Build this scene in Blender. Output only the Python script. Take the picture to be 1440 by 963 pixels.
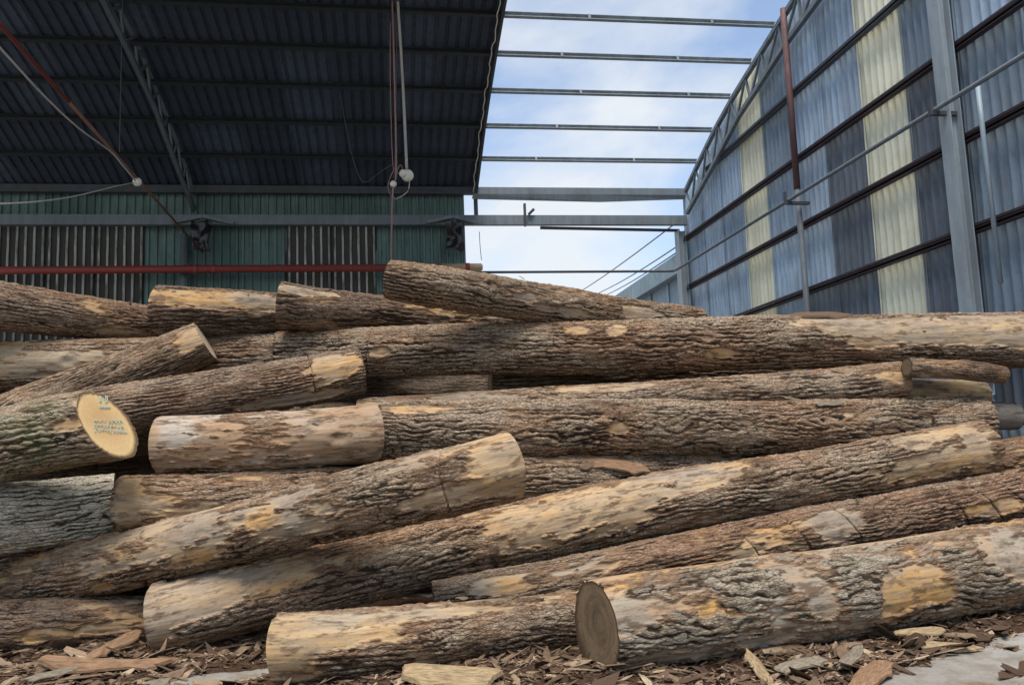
import bpy, bmesh, math, random
import numpy as np
from mathutils import Vector, Matrix

# ------------------------------------------------------------------ camera, sky, sun
for o in list(bpy.data.objects): bpy.data.objects.remove(o)
scn = bpy.context.scene
COL = scn.collection
CAM = np.array([0.0, 0.0, 1.45])
F_PX, PW, PH = 1126.2, 1440.0, 963.0
YAW, PITCH, ROLL = math.radians(8.41), math.radians(6.9), math.radians(-2.25)
fwd = np.array([math.sin(YAW)*math.cos(PITCH), math.cos(YAW)*math.cos(PITCH), math.sin(PITCH)])
_r0 = np.array([math.cos(YAW), -math.sin(YAW), 0.0]); _u0 = np.cross(_r0, fwd)
RIGHT = _r0*math.cos(ROLL)+_u0*math.sin(ROLL); UP = -_r0*math.sin(ROLL)+_u0*math.cos(ROLL)
cam_data = bpy.data.cameras.new('camera'); cam = bpy.data.objects.new('camera', cam_data); COL.objects.link(cam)
cam.matrix_world = Matrix(((RIGHT[0], UP[0], -fwd[0], CAM[0]), (RIGHT[1], UP[1], -fwd[1], CAM[1]),
                           (RIGHT[2], UP[2], -fwd[2], CAM[2]), (0, 0, 0, 1)))
cam_data.sensor_fit = 'HORIZONTAL'; cam_data.sensor_width = 36.0; cam_data.lens = 36.0*F_PX/PW
cam_data.clip_start = 0.05; cam_data.clip_end = 3000
scn.camera = cam
scn.render.resolution_x, scn.render.resolution_y = 1024, 684

SUN_EL, SUN_AZ = math.radians(70), math.radians(195)      # azimuth clockwise from +Y: behind the camera, a little to the left
world = bpy.data.worlds.new('World'); scn.world = world; world.use_nodes = True
nt = world.node_tree; nt.nodes.clear()
def wn(t, **k):
    n = nt.nodes.new(t)
    for a, b in k.items(): setattr(n, a, b)
    return n
w_out = wn('ShaderNodeOutputWorld'); w_bg = wn('ShaderNodeBackground'); w_sky = wn('ShaderNodeTexSky')
w_sky.sky_type = 'NISHITA'; w_sky.sun_disc = False; w_sky.sun_elevation = SUN_EL; w_sky.sun_rotation = SUN_AZ
w_sky.air_density = 1.0; w_sky.dust_density = 0.25; w_sky.ozone_density = 1.2
w_tc = wn('ShaderNodeTexCoord'); w_map = wn('ShaderNodeMapping'); w_map.inputs['Scale'].default_value = (1, 1, 2.0)
w_map.inputs['Location'].default_value = (0.3, 1.7, 0.15)
w_no = wn('ShaderNodeTexNoise'); w_no.inputs['Scale'].default_value = 2.6; w_no.inputs['Detail'].default_value = 7; w_no.inputs['Roughness'].default_value = 0.52
w_no.inputs['Distortion'].default_value = 0.25
w_rmp = wn('ShaderNodeValToRGB'); w_rmp.color_ramp.elements[0].position = 0.43; w_rmp.color_ramp.elements[1].position = 0.62
w_mix = wn('ShaderNodeMix', data_type='RGBA')
SKY_STRENGTH = 0.108
w_mul = wn('ShaderNodeMath', operation='MULTIPLY_ADD'); w_mul.inputs[1].default_value = 0.80; w_mul.inputs[2].default_value = 0.12
nt.links.new(w_tc.outputs['Generated'], w_map.inputs['Vector']); nt.links.new(w_map.outputs[0], w_no.inputs['Vector'])
nt.links.new(w_no.outputs['Fac'], w_rmp.inputs[0]); nt.links.new(w_rmp.outputs[0], w_mul.inputs[0])
nt.links.new(w_mul.outputs[0], w_mix.inputs['Factor']); nt.links.new(w_sky.outputs[0], w_mix.inputs['A'])
w_mix.inputs['B'].default_value = (4.0, 4.2, 4.4, 1)
nt.links.new(w_mix.outputs['Result'], w_bg.inputs[0]); w_bg.inputs[1].default_value = SKY_STRENGTH
nt.links.new(w_bg.outputs[0], w_out.inputs[0])

sun_d = bpy.data.lights.new('sun', 'SUN'); sun = bpy.data.objects.new('sun', sun_d); COL.objects.link(sun)
sun_d.energy = 2.8; sun_d.angle = math.radians(34); sun_d.color = (1.0, 0.935, 0.83)
sdir = Vector((math.sin(SUN_AZ)*math.cos(SUN_EL), math.cos(SUN_AZ)*math.cos(SUN_EL), math.sin(SUN_EL)))
sun.rotation_euler = sdir.to_track_quat('Z', 'Y').to_euler(); sun.location = (0, -5, 20)
scn.view_settings.view_transform = 'Standard'; scn.view_settings.look = 'None'
scn.view_settings.exposure = 1.0; scn.view_settings.gamma = 1.0
scn.render.engine = 'CYCLES'

# ------------------------------------------------------------------ helpers
rng = np.random.default_rng(11); random.seed(5)
def pray(x, y): return fwd + RIGHT*(x-PW/2)/F_PX - UP*(y-PH/2)/F_PX
def onX(x, y, X): d = pray(x, y); return CAM+d*((X-CAM[0])/d[0])
def onY(x, y, Y): d = pray(x, y); return CAM+d*((Y-CAM[1])/d[1])
def onZ(x, y, Z): d = pray(x, y); return CAM+d*((Z-CAM[2])/d[2])

def tag(o, label=None, cat=None, group=None, kind=None):
    if label: o['label'] = label
    if cat: o['category'] = cat
    if group: o['group'] = group
    if kind: o['kind'] = kind
    return o
def link(name, me, mat=None, parent=None, smooth=False):
    o = bpy.data.objects.new(name, me); COL.objects.link(o)
    if mat and not me.materials: me.materials.append(mat)
    if parent: o.parent = parent
    return o
def empty(name, loc=(0, 0, 0)):
    o = bpy.data.objects.new(name, None); COL.objects.link(o); o.location = loc; o.empty_display_size = 0.2
    return o
def np_mesh(name, V, Fq, smooth=True, tris=None):
    me = bpy.data.meshes.new(name); V = np.asarray(V, np.float32); nq = len(Fq)
    ntr = 0 if tris is None else len(tris)
    me.vertices.add(len(V)); me.vertices.foreach_set('co', V.ravel())
    loops = np.asarray(Fq, np.int32).ravel(); starts = np.arange(nq, dtype=np.int32)*4
    if ntr:
        starts = np.concatenate([starts, nq*4+np.arange(ntr, dtype=np.int32)*3]); loops = np.concatenate([loops, np.asarray(tris, np.int32).ravel()])
    me.loops.add(len(loops)); me.loops.foreach_set('vertex_index', loops)
    me.polygons.add(nq+ntr); me.polygons.foreach_set('loop_start', starts)
    me.polygons.foreach_set('use_smooth', np.full(nq+ntr, smooth))
    me.update(calc_edges=True); me.validate()
    return me
class MB:
    def __init__(s): s.v = []; s.f = []
    def add(s, v, f):
        b = len(s.v); s.v += [tuple(p) for p in v]; s.f += [tuple(i+b for i in q) for q in f]; return s
    def box(s, lo, hi):
        x0, y0, z0 = lo; x1, y1, z1 = hi
        return s.add([(x0,y0,z0),(x1,y0,z0),(x1,y1,z0),(x0,y1,z0),(x0,y0,z1),(x1,y0,z1),(x1,y1,z1),(x0,y1,z1)],
                     [(0,3,2,1),(4,5,6,7),(0,1,5,4),(1,2,6,5),(2,3,7,6),(3,0,4,7)])
    def prism(s, p, q, prof, up=(0, 0, 1)):
        p, q = np.array(p, float), np.array(q, float); a = q-p; a /= np.linalg.norm(a)
        u = np.array(up, float); u = u-a*(u@a); u /= np.linalg.norm(u); sd = np.cross(a, u)
        n = len(prof); v = [p+sd*x+u*y for x, y in prof]+[q+sd*x+u*y for x, y in prof]
        f = [(i, (i+1) % n, n+(i+1) % n, n+i) for i in range(n)]
        return s.add(v, f+[tuple(range(n-1, -1, -1)), tuple(range(n, 2*n))])
    def bar(s, p, q, w, h, up=(0, 0, 1)):
        return s.prism(p, q, [(-w/2,-h/2),(w/2,-h/2),(w/2,h/2),(-w/2,h/2)], up)
    def channel(s, p, q, w, h, t=0.012, up=(0, 0, 1), flip=1):   # C section, open to one side
        return s.prism(p, q, [(flip*x, y) for x, y in [(-w/2,-h/2),(w/2,-h/2),(w/2,-h/2+t),(-w/2+t,-h/2+t),(-w/2+t,h/2-t),(w/2,h/2-t),(w/2,h/2),(-w/2,h/2)]][::flip], up)
    def ibeam(s, p, q, w, h, t=0.014, up=(0, 0, 1)):
        a, b, c = w/2, h/2, t/2
        return s.prism(p, q, [(-a,-b),(a,-b),(a,-b+t),(c,-b+t),(c,b-t),(a,b-t),(a,b),(-a,b),(-a,b-t),(-c,b-t),(-c,-b+t),(-a,-b+t)], up)
    def tube(s, pts, r, n=10, caps=True):
        pts = [np.array(p, float) for p in pts]; rings = []
        ref = np.array((0.13, 0.21, 1.0)); base = len(s.v)
        rs = r if hasattr(r, '__len__') else [r]*len(pts)
        for i, p in enumerate(pts):
            a = pts[min(i+1, len(pts)-1)]-pts[max(i-1, 0)]; a = a/np.linalg.norm(a)
            rf = ref if abs(a @ ref)/np.linalg.norm(ref) < .95 else np.array((1., 0, 0))
            x = np.cross(a, rf); x /= np.linalg.norm(x); y = np.cross(a, x)
            s.v += [tuple(p+rs[i]*(x*math.cos(2*math.pi*k/n)+y*math.sin(2*math.pi*k/n))) for k in range(n)]
        for i in range(len(pts)-1):
            for k in range(n):
                s.f.append((base+i*n+k, base+i*n+(k+1) % n, base+(i+1)*n+(k+1) % n, base+(i+1)*n+k))
        if caps:
            s.f.append(tuple(base+k for k in range(n-1, -1, -1))); s.f.append(tuple(base+(len(pts)-1)*n+k for k in range(n)))
        return s
    def ball(s, c, r, n=12, sq=(1, 1, 1)):
        V = []; Fc = []
        for i in range(1, n//2):
            ph = math.pi*i/(n//2)
            V += [(c[0]+r*sq[0]*math.sin(ph)*math.cos(2*math.pi*k/n), c[1]+r*sq[1]*math.sin(ph)*math.sin(2*math.pi*k/n), c[2]+r*sq[2]*math.cos(ph)) for k in range(n)]
        m = n//2-1
        for i in range(m-1):
            Fc += [(i*n+k, (i+1)*n+k, (i+1)*n+(k+1) % n, i*n+(k+1) % n) for k in range(n)]
        V += [(c[0], c[1], c[2]+r*sq[2]), (c[0], c[1], c[2]-r*sq[2])]
        Fc += [(m*n, k, (k+1) % n) for k in range(n)]+[(m*n+1, (m-1)*n+(k+1) % n, (m-1)*n+k) for k in range(n)]
        return s.add(V, Fc)
    def build(s, name, mat, parent=None, smooth=False):
        me = bpy.data.meshes.new(name); me.from_pydata(s.v, [], s.f); me.update()
        if smooth: me.polygons.foreach_set('use_smooth', [True]*len(me.polygons))
        return link(name, me, mat, parent)

# vectorised noise -------------------------------------------------
def _hash(ix, iy, iz, seed):
    h = (ix.astype(np.uint32)*np.uint32(374761393) + iy.astype(np.uint32)*np.uint32(668265263) + iz.astype(np.uint32)*np.uint32(2147483647) + np.uint32((seed*974711) & 0xffffffff))
    h = (h ^ (h >> np.uint32(13)))*np.uint32(1274126177); h = (h ^ (h >> np.uint32(16)))*np.uint32(2246822519)
    return (h ^ (h >> np.uint32(15)))
def noise3(x, y, z, seed=0):
    ix, iy, iz = np.floor(x).astype(np.int64), np.floor(y).astype(np.int64), np.floor(z).astype(np.int64)
    fx, fy, fz = x-ix, y-iy, z-iz
    sx, sy, sz = [t*t*t*(t*(t*6-15)+10) for t in (fx, fy, fz)]
    out = 0
    for dx in (0, 1):
        for dy in (0, 1):
            for dz in (0, 1):
                h = _hash(ix+dx, iy+dy, iz+dz, seed); a = (h & np.uint32(1023)).astype(np.float64)/1023*2*math.pi
                c = ((h >> np.uint32(10)) & np.uint32(1023)).astype(np.float64)/511.5-1; sn = np.sqrt(np.maximum(0, 1-c*c))
                g = np.cos(a)*sn*(fx-dx)+np.sin(a)*sn*(fy-dy)+c*(fz-dz)
                out = out+g*(sx if dx else 1-sx)*(sy if dy else 1-sy)*(sz if dz else 1-sz)
    return out*1.5
def fbm(x, y, z, seed=0, oct=4, g=0.5):
    o = 0; a = 1
    for i in range(oct): o = o+a*noise3(x*2**i, y*2**i, z*2**i, seed+i*17); a *= g
    return o
def voro(U, V, nv, seed):       # 2-D cells, V periodic with nv cells; returns F2-F1 and a cell value
    iu, iv = np.floor(U).astype(np.int64), np.floor(V).astype(np.int64)
    f1 = np.full(U.shape, 9.0); f2 = np.full(U.shape, 9.0); val = np.zeros(U.shape)
    for du in (-1, 0, 1):
        for dv in (-1, 0, 1):
            cu, cv = iu+du, iv+dv; h = _hash(cu, np.mod(cv, nv), np.zeros_like(cu)+7, seed)
            px = cu+(h & np.uint32(255)).astype(float)/255; py = cv+((h >> np.uint32(8)) & np.uint32(255)).astype(float)/255
            d = np.hypot(px-U, py-V); c = ((h >> np.uint32(16)) & np.uint32(255)).astype(float)/255
            nearer = d < f1
            f2 = np.where(nearer, f1, np.minimum(f2, d)); val = np.where(nearer, c, val); f1 = np.where(nearer, d, f1)
    return f2-f1, val
def sstep(a, b, x): t = np.clip((x-a)/(b-a), 0, 1); return t*t*(3-2*t)

# ------------------------------------------------------------------ materials
class NT:
    def __init__(s, name, rough=0.8, spec=0.3, metal=0.0):
        s.m = bpy.data.materials.new(name); s.m.use_nodes = True; s.t = s.m.node_tree
        s.b = s.t.nodes['Principled BSDF']; s.b.inputs['Roughness'].default_value = rough
        s.b.inputs['Specular IOR Level'].default_value = spec; s.b.inputs['Metallic'].default_value = metal
    def n(s, t, **k):
        x = s.t.nodes.new(t)
        for a, b in k.items(): setattr(x, a, b)
        return x
    def l(s, a, b): s.t.links.new(a, b)
    def coord(s, kind='Object', scale=(1, 1, 1), loc=(0, 0, 0)):
        c = s.n('ShaderNodeTexCoord'); m = s.n('ShaderNodeMapping'); m.inputs['Scale'].default_value = scale; m.inputs['Location'].default_value = loc
        s.l(c.outputs[kind], m.inputs['Vector']); return m.outputs[0]
    def attr(s, name):
        a = s.n('ShaderNodeAttribute'); a.attribute_name = name; return a.outputs['Vector']
    def mapv(s, v, scale=(1, 1, 1), loc=(0, 0, 0)):
        m = s.n('ShaderNodeMapping'); m.inputs['Scale'].default_value = scale; m.inputs['Location'].default_value = loc; s.l(v, m.inputs['Vector']); return m.outputs[0]
    def noise(s, v, scale, det=4, rough=0.55, dist=0.0):
        x = s.n('ShaderNodeTexNoise'); x.inputs['Scale'].default_value = scale; x.inputs['Detail'].default_value = det; x.inputs['Roughness'].default_value = rough
        x.inputs['Distortion'].default_value = dist
        if v is not None: s.l(v, x.inputs['Vector'])
        return x.outputs['Fac']
    def ramp(s, fac, stops, interp='LINEAR'):
        r = s.n('ShaderNodeValToRGB'); r.color_ramp.interpolation = interp; e = r.color_ramp.elements
        while len(e) < len(stops): e.new(0.5)
        for q, (p, c) in zip(e, stops): q.position = p; q.color = (*c, 1) if hasattr(c, '__len__') else (c, c, c, 1)
        s.l(fac, r.inputs[0]); return r.outputs[0]
    def mix(s, fac, a, b, mode='MIX'):
        x = s.n('ShaderNodeMix', data_type='RGBA', blend_type=mode)
        for v, i in ((fac, 'Factor'), (a, 'A'), (b, 'B')):
            if hasattr(v, 'is_output'): s.l(v, x.inputs[i])
            elif i == 'Factor': x.inputs[i].default_value = v
            else: x.inputs[i].default_value = (*v, 1)
        return x.outputs['Result']
    def math(s, op, a, b=0.0, c=0.0, clamp=False):
        x = s.n('ShaderNodeMath', operation=op); x.use_clamp = clamp
        for i, v in enumerate((a, b, c)):
            if hasattr(v, 'is_output'): s.l(v, x.inputs[i])
            else: x.inputs[i].default_value = v
        return x.outputs[0]
    def bump(s, h, strength=0.4, dist=0.01):
        b = s.n('ShaderNodeBump'); b.inputs['Strength'].default_value = strength; b.inputs['Distance'].default_value = dist
        s.l(h, b.inputs['Height']); s.l(b.outputs[0], s.b.inputs['Normal'])
    def col(s, c): s.l(c, s.b.inputs['Base Color']) if hasattr(c, 'is_output') else setattr(s.b.inputs['Base Color'], 'default_value', (*c, 1)); return s.m

def painted(name, c, dirt=(0.09, 0.07, 0.055), amount=0.5, rough=0.55, streak=(2.2, 2.2, 0.35), metal=0.0, seedloc=(0, 0, 0)):
    m = NT(name, rough, 0.35, metal); oi = m.n('ShaderNodeObjectInfo')
    tc = m.n('ShaderNodeTexCoord'); ad = m.n('ShaderNodeVectorMath', operation='ADD'); ml = m.n('ShaderNodeVectorMath', operation='SCALE')
    m.l(oi.outputs['Location'], ml.inputs[0]); ml.inputs['Scale'].default_value = 3.7
    m.l(tc.outputs['Object'], ad.inputs[0]); m.l(ml.outputs[0], ad.inputs[1]); v = m.mapv(ad.outputs[0], (1, 1, 1), seedloc)
    a = m.noise(m.mapv(v, streak), 3.0, 5, 0.6); b = m.noise(v, 9.0, 5, 0.65); g = m.noise(v, 0.7, 3, 0.5)
    f = m.ramp(a, [(0.42, 0.0), (0.72, amount)]); f2 = m.ramp(b, [(0.5, 0.0), (0.75, amount*0.8)])
    base = m.mix(m.ramp(g, [(0.3, 0.0), (0.7, 1.0)]), tuple(x*0.86 for x in c), tuple(min(1, x*1.1) for x in c))
    base = m.mix(f, base, dirt); base = m.mix(f2, base, tuple(0.6*x+0.4*y for x, y in zip(dirt, c)))
    m.bump(b, 0.15, 0.004); m.l(m.ramp(b, [(0.3, rough-0.1), (0.8, min(1, rough+0.25))]), m.b.inputs['Roughness'])
    return m.col(base)
M = {}
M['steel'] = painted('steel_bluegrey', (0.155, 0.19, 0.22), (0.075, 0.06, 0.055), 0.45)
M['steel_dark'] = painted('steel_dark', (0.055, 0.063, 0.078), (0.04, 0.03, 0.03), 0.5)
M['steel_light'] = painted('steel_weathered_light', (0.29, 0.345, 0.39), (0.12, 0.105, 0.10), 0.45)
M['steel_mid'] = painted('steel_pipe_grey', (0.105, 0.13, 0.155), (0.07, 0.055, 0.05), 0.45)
M['steel_shaded'] = painted('steel_roof_shade', (0.030, 0.036, 0.046), (0.03, 0.024, 0.022), 0.5)  # dark copy of the purlin steel, with the roof's shade painted into the colour
M['girt'] = painted('girt_red_oxide', (0.040, 0.026, 0.032), (0.026, 0.028, 0.036), 0.6, 0.6)
M['redpipe'] = painted('pipe_red_paint', (0.27, 0.045, 0.035), (0.10, 0.06, 0.05), 0.4, 0.5)
M['rust'] = painted('rusty_rod', (0.20, 0.095, 0.06), (0.08, 0.04, 0.03), 0.6, 0.75)
M['pole'] = painted('pole_red_oxide', (0.125, 0.058, 0.06), (0.06, 0.045, 0.05), 0.5, 0.65)
M['tan'] = painted('pipe_end_tan', (0.42, 0.30, 0.20), (0.18, 0.10, 0.07), 0.5, 0.7)
M['white'] = painted('white_plastic', (0.70, 0.68, 0.60), (0.25, 0.2, 0.14), 0.3, 0.5)
M['cable'] = painted('cable_dark', (0.06, 0.06, 0.065), (0.1, 0.08, 0.07), 0.3, 0.6)
M['cable_pale'] = painted('cable_pale', (0.42, 0.40, 0.38), (0.15, 0.1, 0.08), 0.3, 0.6)
M['cable_pink'] = painted('cable_pink', (0.30, 0.17, 0.16), (0.12, 0.08, 0.07), 0.3, 0.6)
M['conduit'] = painted('conduit_blue', (0.26, 0.33, 0.39), (0.12, 0.1, 0.09), 0.35, 0.45)
BLUES = [painted('sheet_blue_a', (0.26, 0.35, 0.46), (0.10, 0.095, 0.10), 0.5, 0.5), painted('sheet_blue_b', (0.34, 0.45, 0.58), (0.12, 0.11, 0.11), 0.5, 0.5),
         painted('sheet_blue_c', (0.20, 0.265, 0.335), (0.08, 0.08, 0.085), 0.55, 0.5)]
M['sheet_dark'] = painted('sheet_slate', (0.125, 0.155, 0.195), (0.05, 0.045, 0.05), 0.6, 0.55)
M['sheet_yellow'] = painted('sheet_cream', (0.68, 0.68, 0.55), (0.34, 0.32, 0.24), 0.5, 0.6)
M['sheet_green'] = painted('sheet_green', (0.080, 0.142, 0.134), (0.03, 0.05, 0.05), 0.55, 0.5)
M['sheet_green2'] = painted('sheet_green_worn', (0.115, 0.19, 0.18), (0.035, 0.05, 0.05), 0.6, 0.5)
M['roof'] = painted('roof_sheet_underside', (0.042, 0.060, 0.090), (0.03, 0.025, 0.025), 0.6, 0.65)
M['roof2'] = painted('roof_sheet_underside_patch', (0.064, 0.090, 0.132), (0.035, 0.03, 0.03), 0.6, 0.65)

def clear_sheet(nm, crown):
    m = NT(nm, 0.5, 0.3); v = m.coord('Object')
    s = m.n('ShaderNodeSeparateXYZ'); m.l(v, s.inputs[0])
    a = m.noise(m.coord('Object', (3, 3, 0.5)), 2.0, 5, 0.6); b = m.noise(v, 8, 4)
    c = m.mix(m.ramp(a, [(0.35, 0.0), (0.65, 1.0)]), (0.080, 0.085, 0.072), (0.042, 0.046, 0.042)); m.col(c)
    tr = m.n('ShaderNodeBsdfTranslucent'); mx = m.n('ShaderNodeMixShader'); rib = m.n('ShaderNodeMath', operation='LESS_THAN')
    # grime settles in the pans, so the crowns of the ribs let more daylight through
    m.l(s.outputs['Y'], rib.inputs[0]); rib.inputs[1].default_value = -0.036
    tc = m.mix(rib.outputs[0], m.mix(b, (0.012, 0.010, 0.008), (0.045, 0.038, 0.03)), m.mix(m.ramp(m.noise(m.coord('Object', (2.5, 2.5, 0.7), (3, 1, 5)), 2.2, 4, 0.6), [(0.3, 0.0), (0.62, 1.0)]), crown, tuple(0.12*x for x in crown)))
    m.l(tc, tr.inputs[0]); mx.inputs[0].default_value = 0.6
    m.l(m.b.outputs[0], mx.inputs[1]); m.l(tr.outputs[0], mx.inputs[2]); m.l(mx.outputs[0], m.t.nodes['Material Output'].inputs['Surface'])
    return m.m
M['sheet_clear'] = clear_sheet('sheet_translucent_grimy', (0.70, 0.69, 0.63))
def plastic():
    m = NT('black_plastic_film', 0.33, 0.5); return m.col((0.012, 0.012, 0.015))
M['plastic'] = plastic()
def paint_blue():
    m = NT('blue_crayon_paint', 0.7, 0.2); v = m.coord('Object'); n = m.noise(v, 60, 3)
    return m.col(m.ramp(n, [(0.38, (0.20, 0.42, 0.46)), (0.62, (0.48, 0.42, 0.26))]))
M['paint'] = paint_blue()

def log_mat(name, greys=(0.27, 0.208, 0.150), brown=(0.205, 0.118, 0.066), red=(0.235, 0.105, 0.050), crack=(0.017, 0.011, 0.008),
            wood=((0.28, 0.235, 0.185), (0.42, 0.305, 0.185), (0.42, 0.25, 0.105)), moss=0.0, frost=0.0, stain=0.5):
    m = NT(name, 0.88, 0.12)
    bk = m.attr('bk'); lc = m.attr('lc'); sp = m.n('ShaderNodeSeparateXYZ'); m.l(bk, sp.inputs[0]); mask, plate, tone = sp.outputs
    g1 = m.noise(m.mapv(lc, (0.9, 2.2, 2.2)), 2.2, 5, 0.6); g2 = m.noise(m.mapv(lc, (3, 14, 14)), 3.0, 6, 0.65); g3 = m.noise(lc, 38, 5, 0.65)
    grain = m.noise(m.mapv(lc, (1.6, 22, 22)), 1.6, 7, 0.68, 0.8)
    wv = m.n('ShaderNodeVectorMath', operation='ADD'); wn_ = m.n('ShaderNodeTexNoise'); wn_.inputs['Scale'].default_value = 6.0; wn_.inputs['Detail'].default_value = 3; m.l(lc, wn_.inputs['Vector'])
    ws = m.n('ShaderNodeVectorMath', operation='SCALE'); ws.inputs['Scale'].default_value = 0.055; m.l(wn_.outputs['Color'], ws.inputs[0]); m.l(lc, wv.inputs[0]); m.l(ws.outputs[0], wv.inputs[1])
    vo = m.n('ShaderNodeTexVoronoi', feature='DISTANCE_TO_EDGE'); vo.inputs['Scale'].default_value = 1.0; m.l(m.mapv(wv.outputs[0], (9, 34, 34)), vo.inputs['Vector'])
    fc = m.ramp(vo.outputs['Distance'], [(0.01, 0.8), (0.10, 0.0)])
    vo2 = m.n('ShaderNodeTexVoronoi', feature='DISTANCE_TO_EDGE'); vo2.inputs['Scale'].default_value = 1.0; m.l(m.mapv(wv.outputs[0], (26, 70, 70)), vo2.inputs['Vector'])
    fc2 = m.ramp(vo2.outputs['Distance'], [(0.01, 0.6), (0.12, 0.0)])
    # bark: grey weathered crowns, browner and redder where the outer layer has worn off
    t1 = m.math('ADD', tone, m.math('MULTIPLY_ADD', g1, 2.2, -1.1))
    bark = m.ramp(t1, [(0.12, greys), (0.5, brown), (0.88, red)])
    bark = m.mix(m.ramp(g2, [(0.32, 0.0), (0.72, 0.85)]), bark, tuple(min(1, 1.75*x+0.02) for x in greys))
    bark = m.mix(m.ramp(g3, [(0.45, 0.0), (0.8, 0.55)]), bark, tuple(0.55*x for x in brown))
    cr = m.ramp(plate, [(0.16, 1.0), (0.70, 0.0)]); bark = m.mix(m.math('MULTIPLY', cr, 0.92), bark, crack); bark = m.mix(m.math('MULTIPLY', fc, m.ramp(g1, [(0.3, 0.65), (0.65, 0.2)])), bark, crack); bark = m.mix(fc2, bark, crack)
    dk = m.ramp(m.noise(m.mapv(lc, (1.1, 3.2, 3.2), (3, 6, 9)), 1.9, 7, 0.68), [(0.50, 0.0), (0.66, 0.72)]); bark = m.mix(dk, bark, tuple(0.30*x for x in brown))
    if frost:
        fr = m.math('MULTIPLY', m.ramp(m.noise(m.mapv(lc, (2, 5, 5)), 2.0, 7, 0.7), [(0.44, 0.0), (0.60, frost)]), m.ramp(plate, [(0.25, 0.0), (0.6, 1.0)]))
        bark = m.mix(fr, bark, (0.46, 0.43, 0.36))
    if moss:
        mo = m.math('MULTIPLY', m.ramp(m.noise(lc, 3.0, 6, 0.7), [(0.45, 0.0), (0.62, moss)]), 1.0)
        bark = m.mix(mo, bark, (0.135, 0.165, 0.075))
    # bare wood
    t2 = m.math('ADD', tone, m.math('MULTIPLY_ADD', m.noise(m.mapv(lc, (1.2, 4, 4)), 2.4, 6, 0.62), 1.7, -0.85))
    wd = m.ramp(t2, [(0.08, wood[0]), (0.5, wood[1]), (0.92, wood[2])])
    wd = m.mix(m.ramp(grain, [(0.40, 0.0), (0.72, 0.6)]), wd, (0.22, 0.145, 0.09))
    wd = m.mix(m.ramp(m.noise(m.mapv(lc, (1.0, 3.0, 3.0), (4, 9, 2)), 3.2, 6, 0.65), [(0.5, 0.0), (0.68, stain)]), wd, (0.135, 0.10, 0.075))
    wd = m.mix(m.ramp(m.noise(m.mapv(lc, (2.6, 8, 8)), 2.2, 8, 0.72), [(0.51, 0.0), (0.60, 0.85)]), wd, (0.085, 0.052, 0.034))
    wd = m.mix(m.ramp(m.noise(m.mapv(lc, (5, 34, 34), (2, 8, 1)), 1.5, 6, 0.7), [(0.54, 0.0), (0.64, 0.7)]), wd, (0.13, 0.08, 0.05))
    wd = m.mix(m.ramp(m.noise(m.mapv(lc, (1.5, 5, 5), (7, 1, 3)), 1.6, 6, 0.6), [(0.45, 0.0), (0.7, 0.55)]), wd, tuple(0.8*x for x in wood[0]))
    msa = m.n('ShaderNodeAttribute'); msa.attribute_name = 'ms'; inner = m.ramp(msa.outputs['Fac'], [(0.02, 0.9), (0.34, 0.0)])
    bark = m.mix(inner, bark, m.mix(g2, (0.13, 0.072, 0.042), (0.30, 0.185, 0.11)))
    c = m.mix(mask, wd, bark)
    h = m.math('ADD', m.math('MULTIPLY', m.math('MULTIPLY', mask, 1.0), m.math('ADD', m.math('SUBTRACT', g2, m.math('ADD', m.math('MULTIPLY', fc, 0.5), m.math('MULTIPLY', fc2, 0.25))), m.math('MULTIPLY', g3, 0.7))), m.math('MULTIPLY', grain, 0.22))
    m.bump(h, 0.85, 0.014)
    return m.col(c)
def cut_mat(name, c0, c1, ring=60.0, dirt=0.4, dirtc=(0.13, 0.095, 0.065)):
    m = NT(name, 0.85, 0.12); lc = m.mapv(m.attr('lc'), (1, 1, 1), (0, 0.035, -0.025)); sp = m.n('ShaderNodeSeparateXYZ'); m.l(lc, sp.inputs[0])
    r = m.math('SQRT', m.math('ADD', m.math('MULTIPLY', sp.outputs[1], sp.outputs[1]), m.math('MULTIPLY', sp.outputs[2], sp.outputs[2])))
    n = m.noise(lc, 6, 4, 0.6); rr = m.math('ADD', r, m.math('MULTIPLY', n, 0.09))
    an = m.math('ARCTAN2', sp.outputs[2], sp.outputs[1]); cv = m.n('ShaderNodeCombineXYZ'); m.l(m.math('MULTIPLY', an, 5.0), cv.inputs[0]); m.l(m.math('MULTIPLY', r, 3.0), cv.inputs[1])
    chk = m.ramp(m.noise(cv.outputs[0], 1.6, 5, 0.7), [(0.60, 0.0), (0.64, dirt*1.3)])
    rim = m.ramp(sp.outputs[0], [(0.90, 0.0), (0.965, 0.9)])
    w = m.math('MULTIPLY_ADD', m.math('SINE', m.math('MULTIPLY', rr, ring*6.28)), 0.5, 0.5)
    base = m.mix(m.ramp(r, [(0.08, 0.0), (0.24, 1.0)]), c0, c1)
    base = m.mix(m.math('MULTIPLY', w, 0.07), base, tuple(0.55*x for x in c0))
    k = m.noise(m.mapv(lc, (1, 14, 1.5)), 8, 4, 0.6)      # saw marks
    base = m.mix(m.ramp(k, [(0.45, 0.0), (0.8, 0.4)]), base, tuple(0.6*x for x in c0))
    base = m.mix(m.ramp(m.noise(lc, 5, 6, 0.7), [(0.42, 0.0), (0.7, dirt)]), base, dirtc)
    base = m.mix(chk, base, tuple(0.25*x for x in dirtc)); base = m.mix(rim, base, (0.075, 0.047, 0.03))
    m.bump(m.math('SUBTRACT', m.math('ADD', k, m.math('MULTIPLY', m.noise(lc, 50, 3), 0.4)), chk), 0.6, 0.006)
    return m.col(base)
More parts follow.
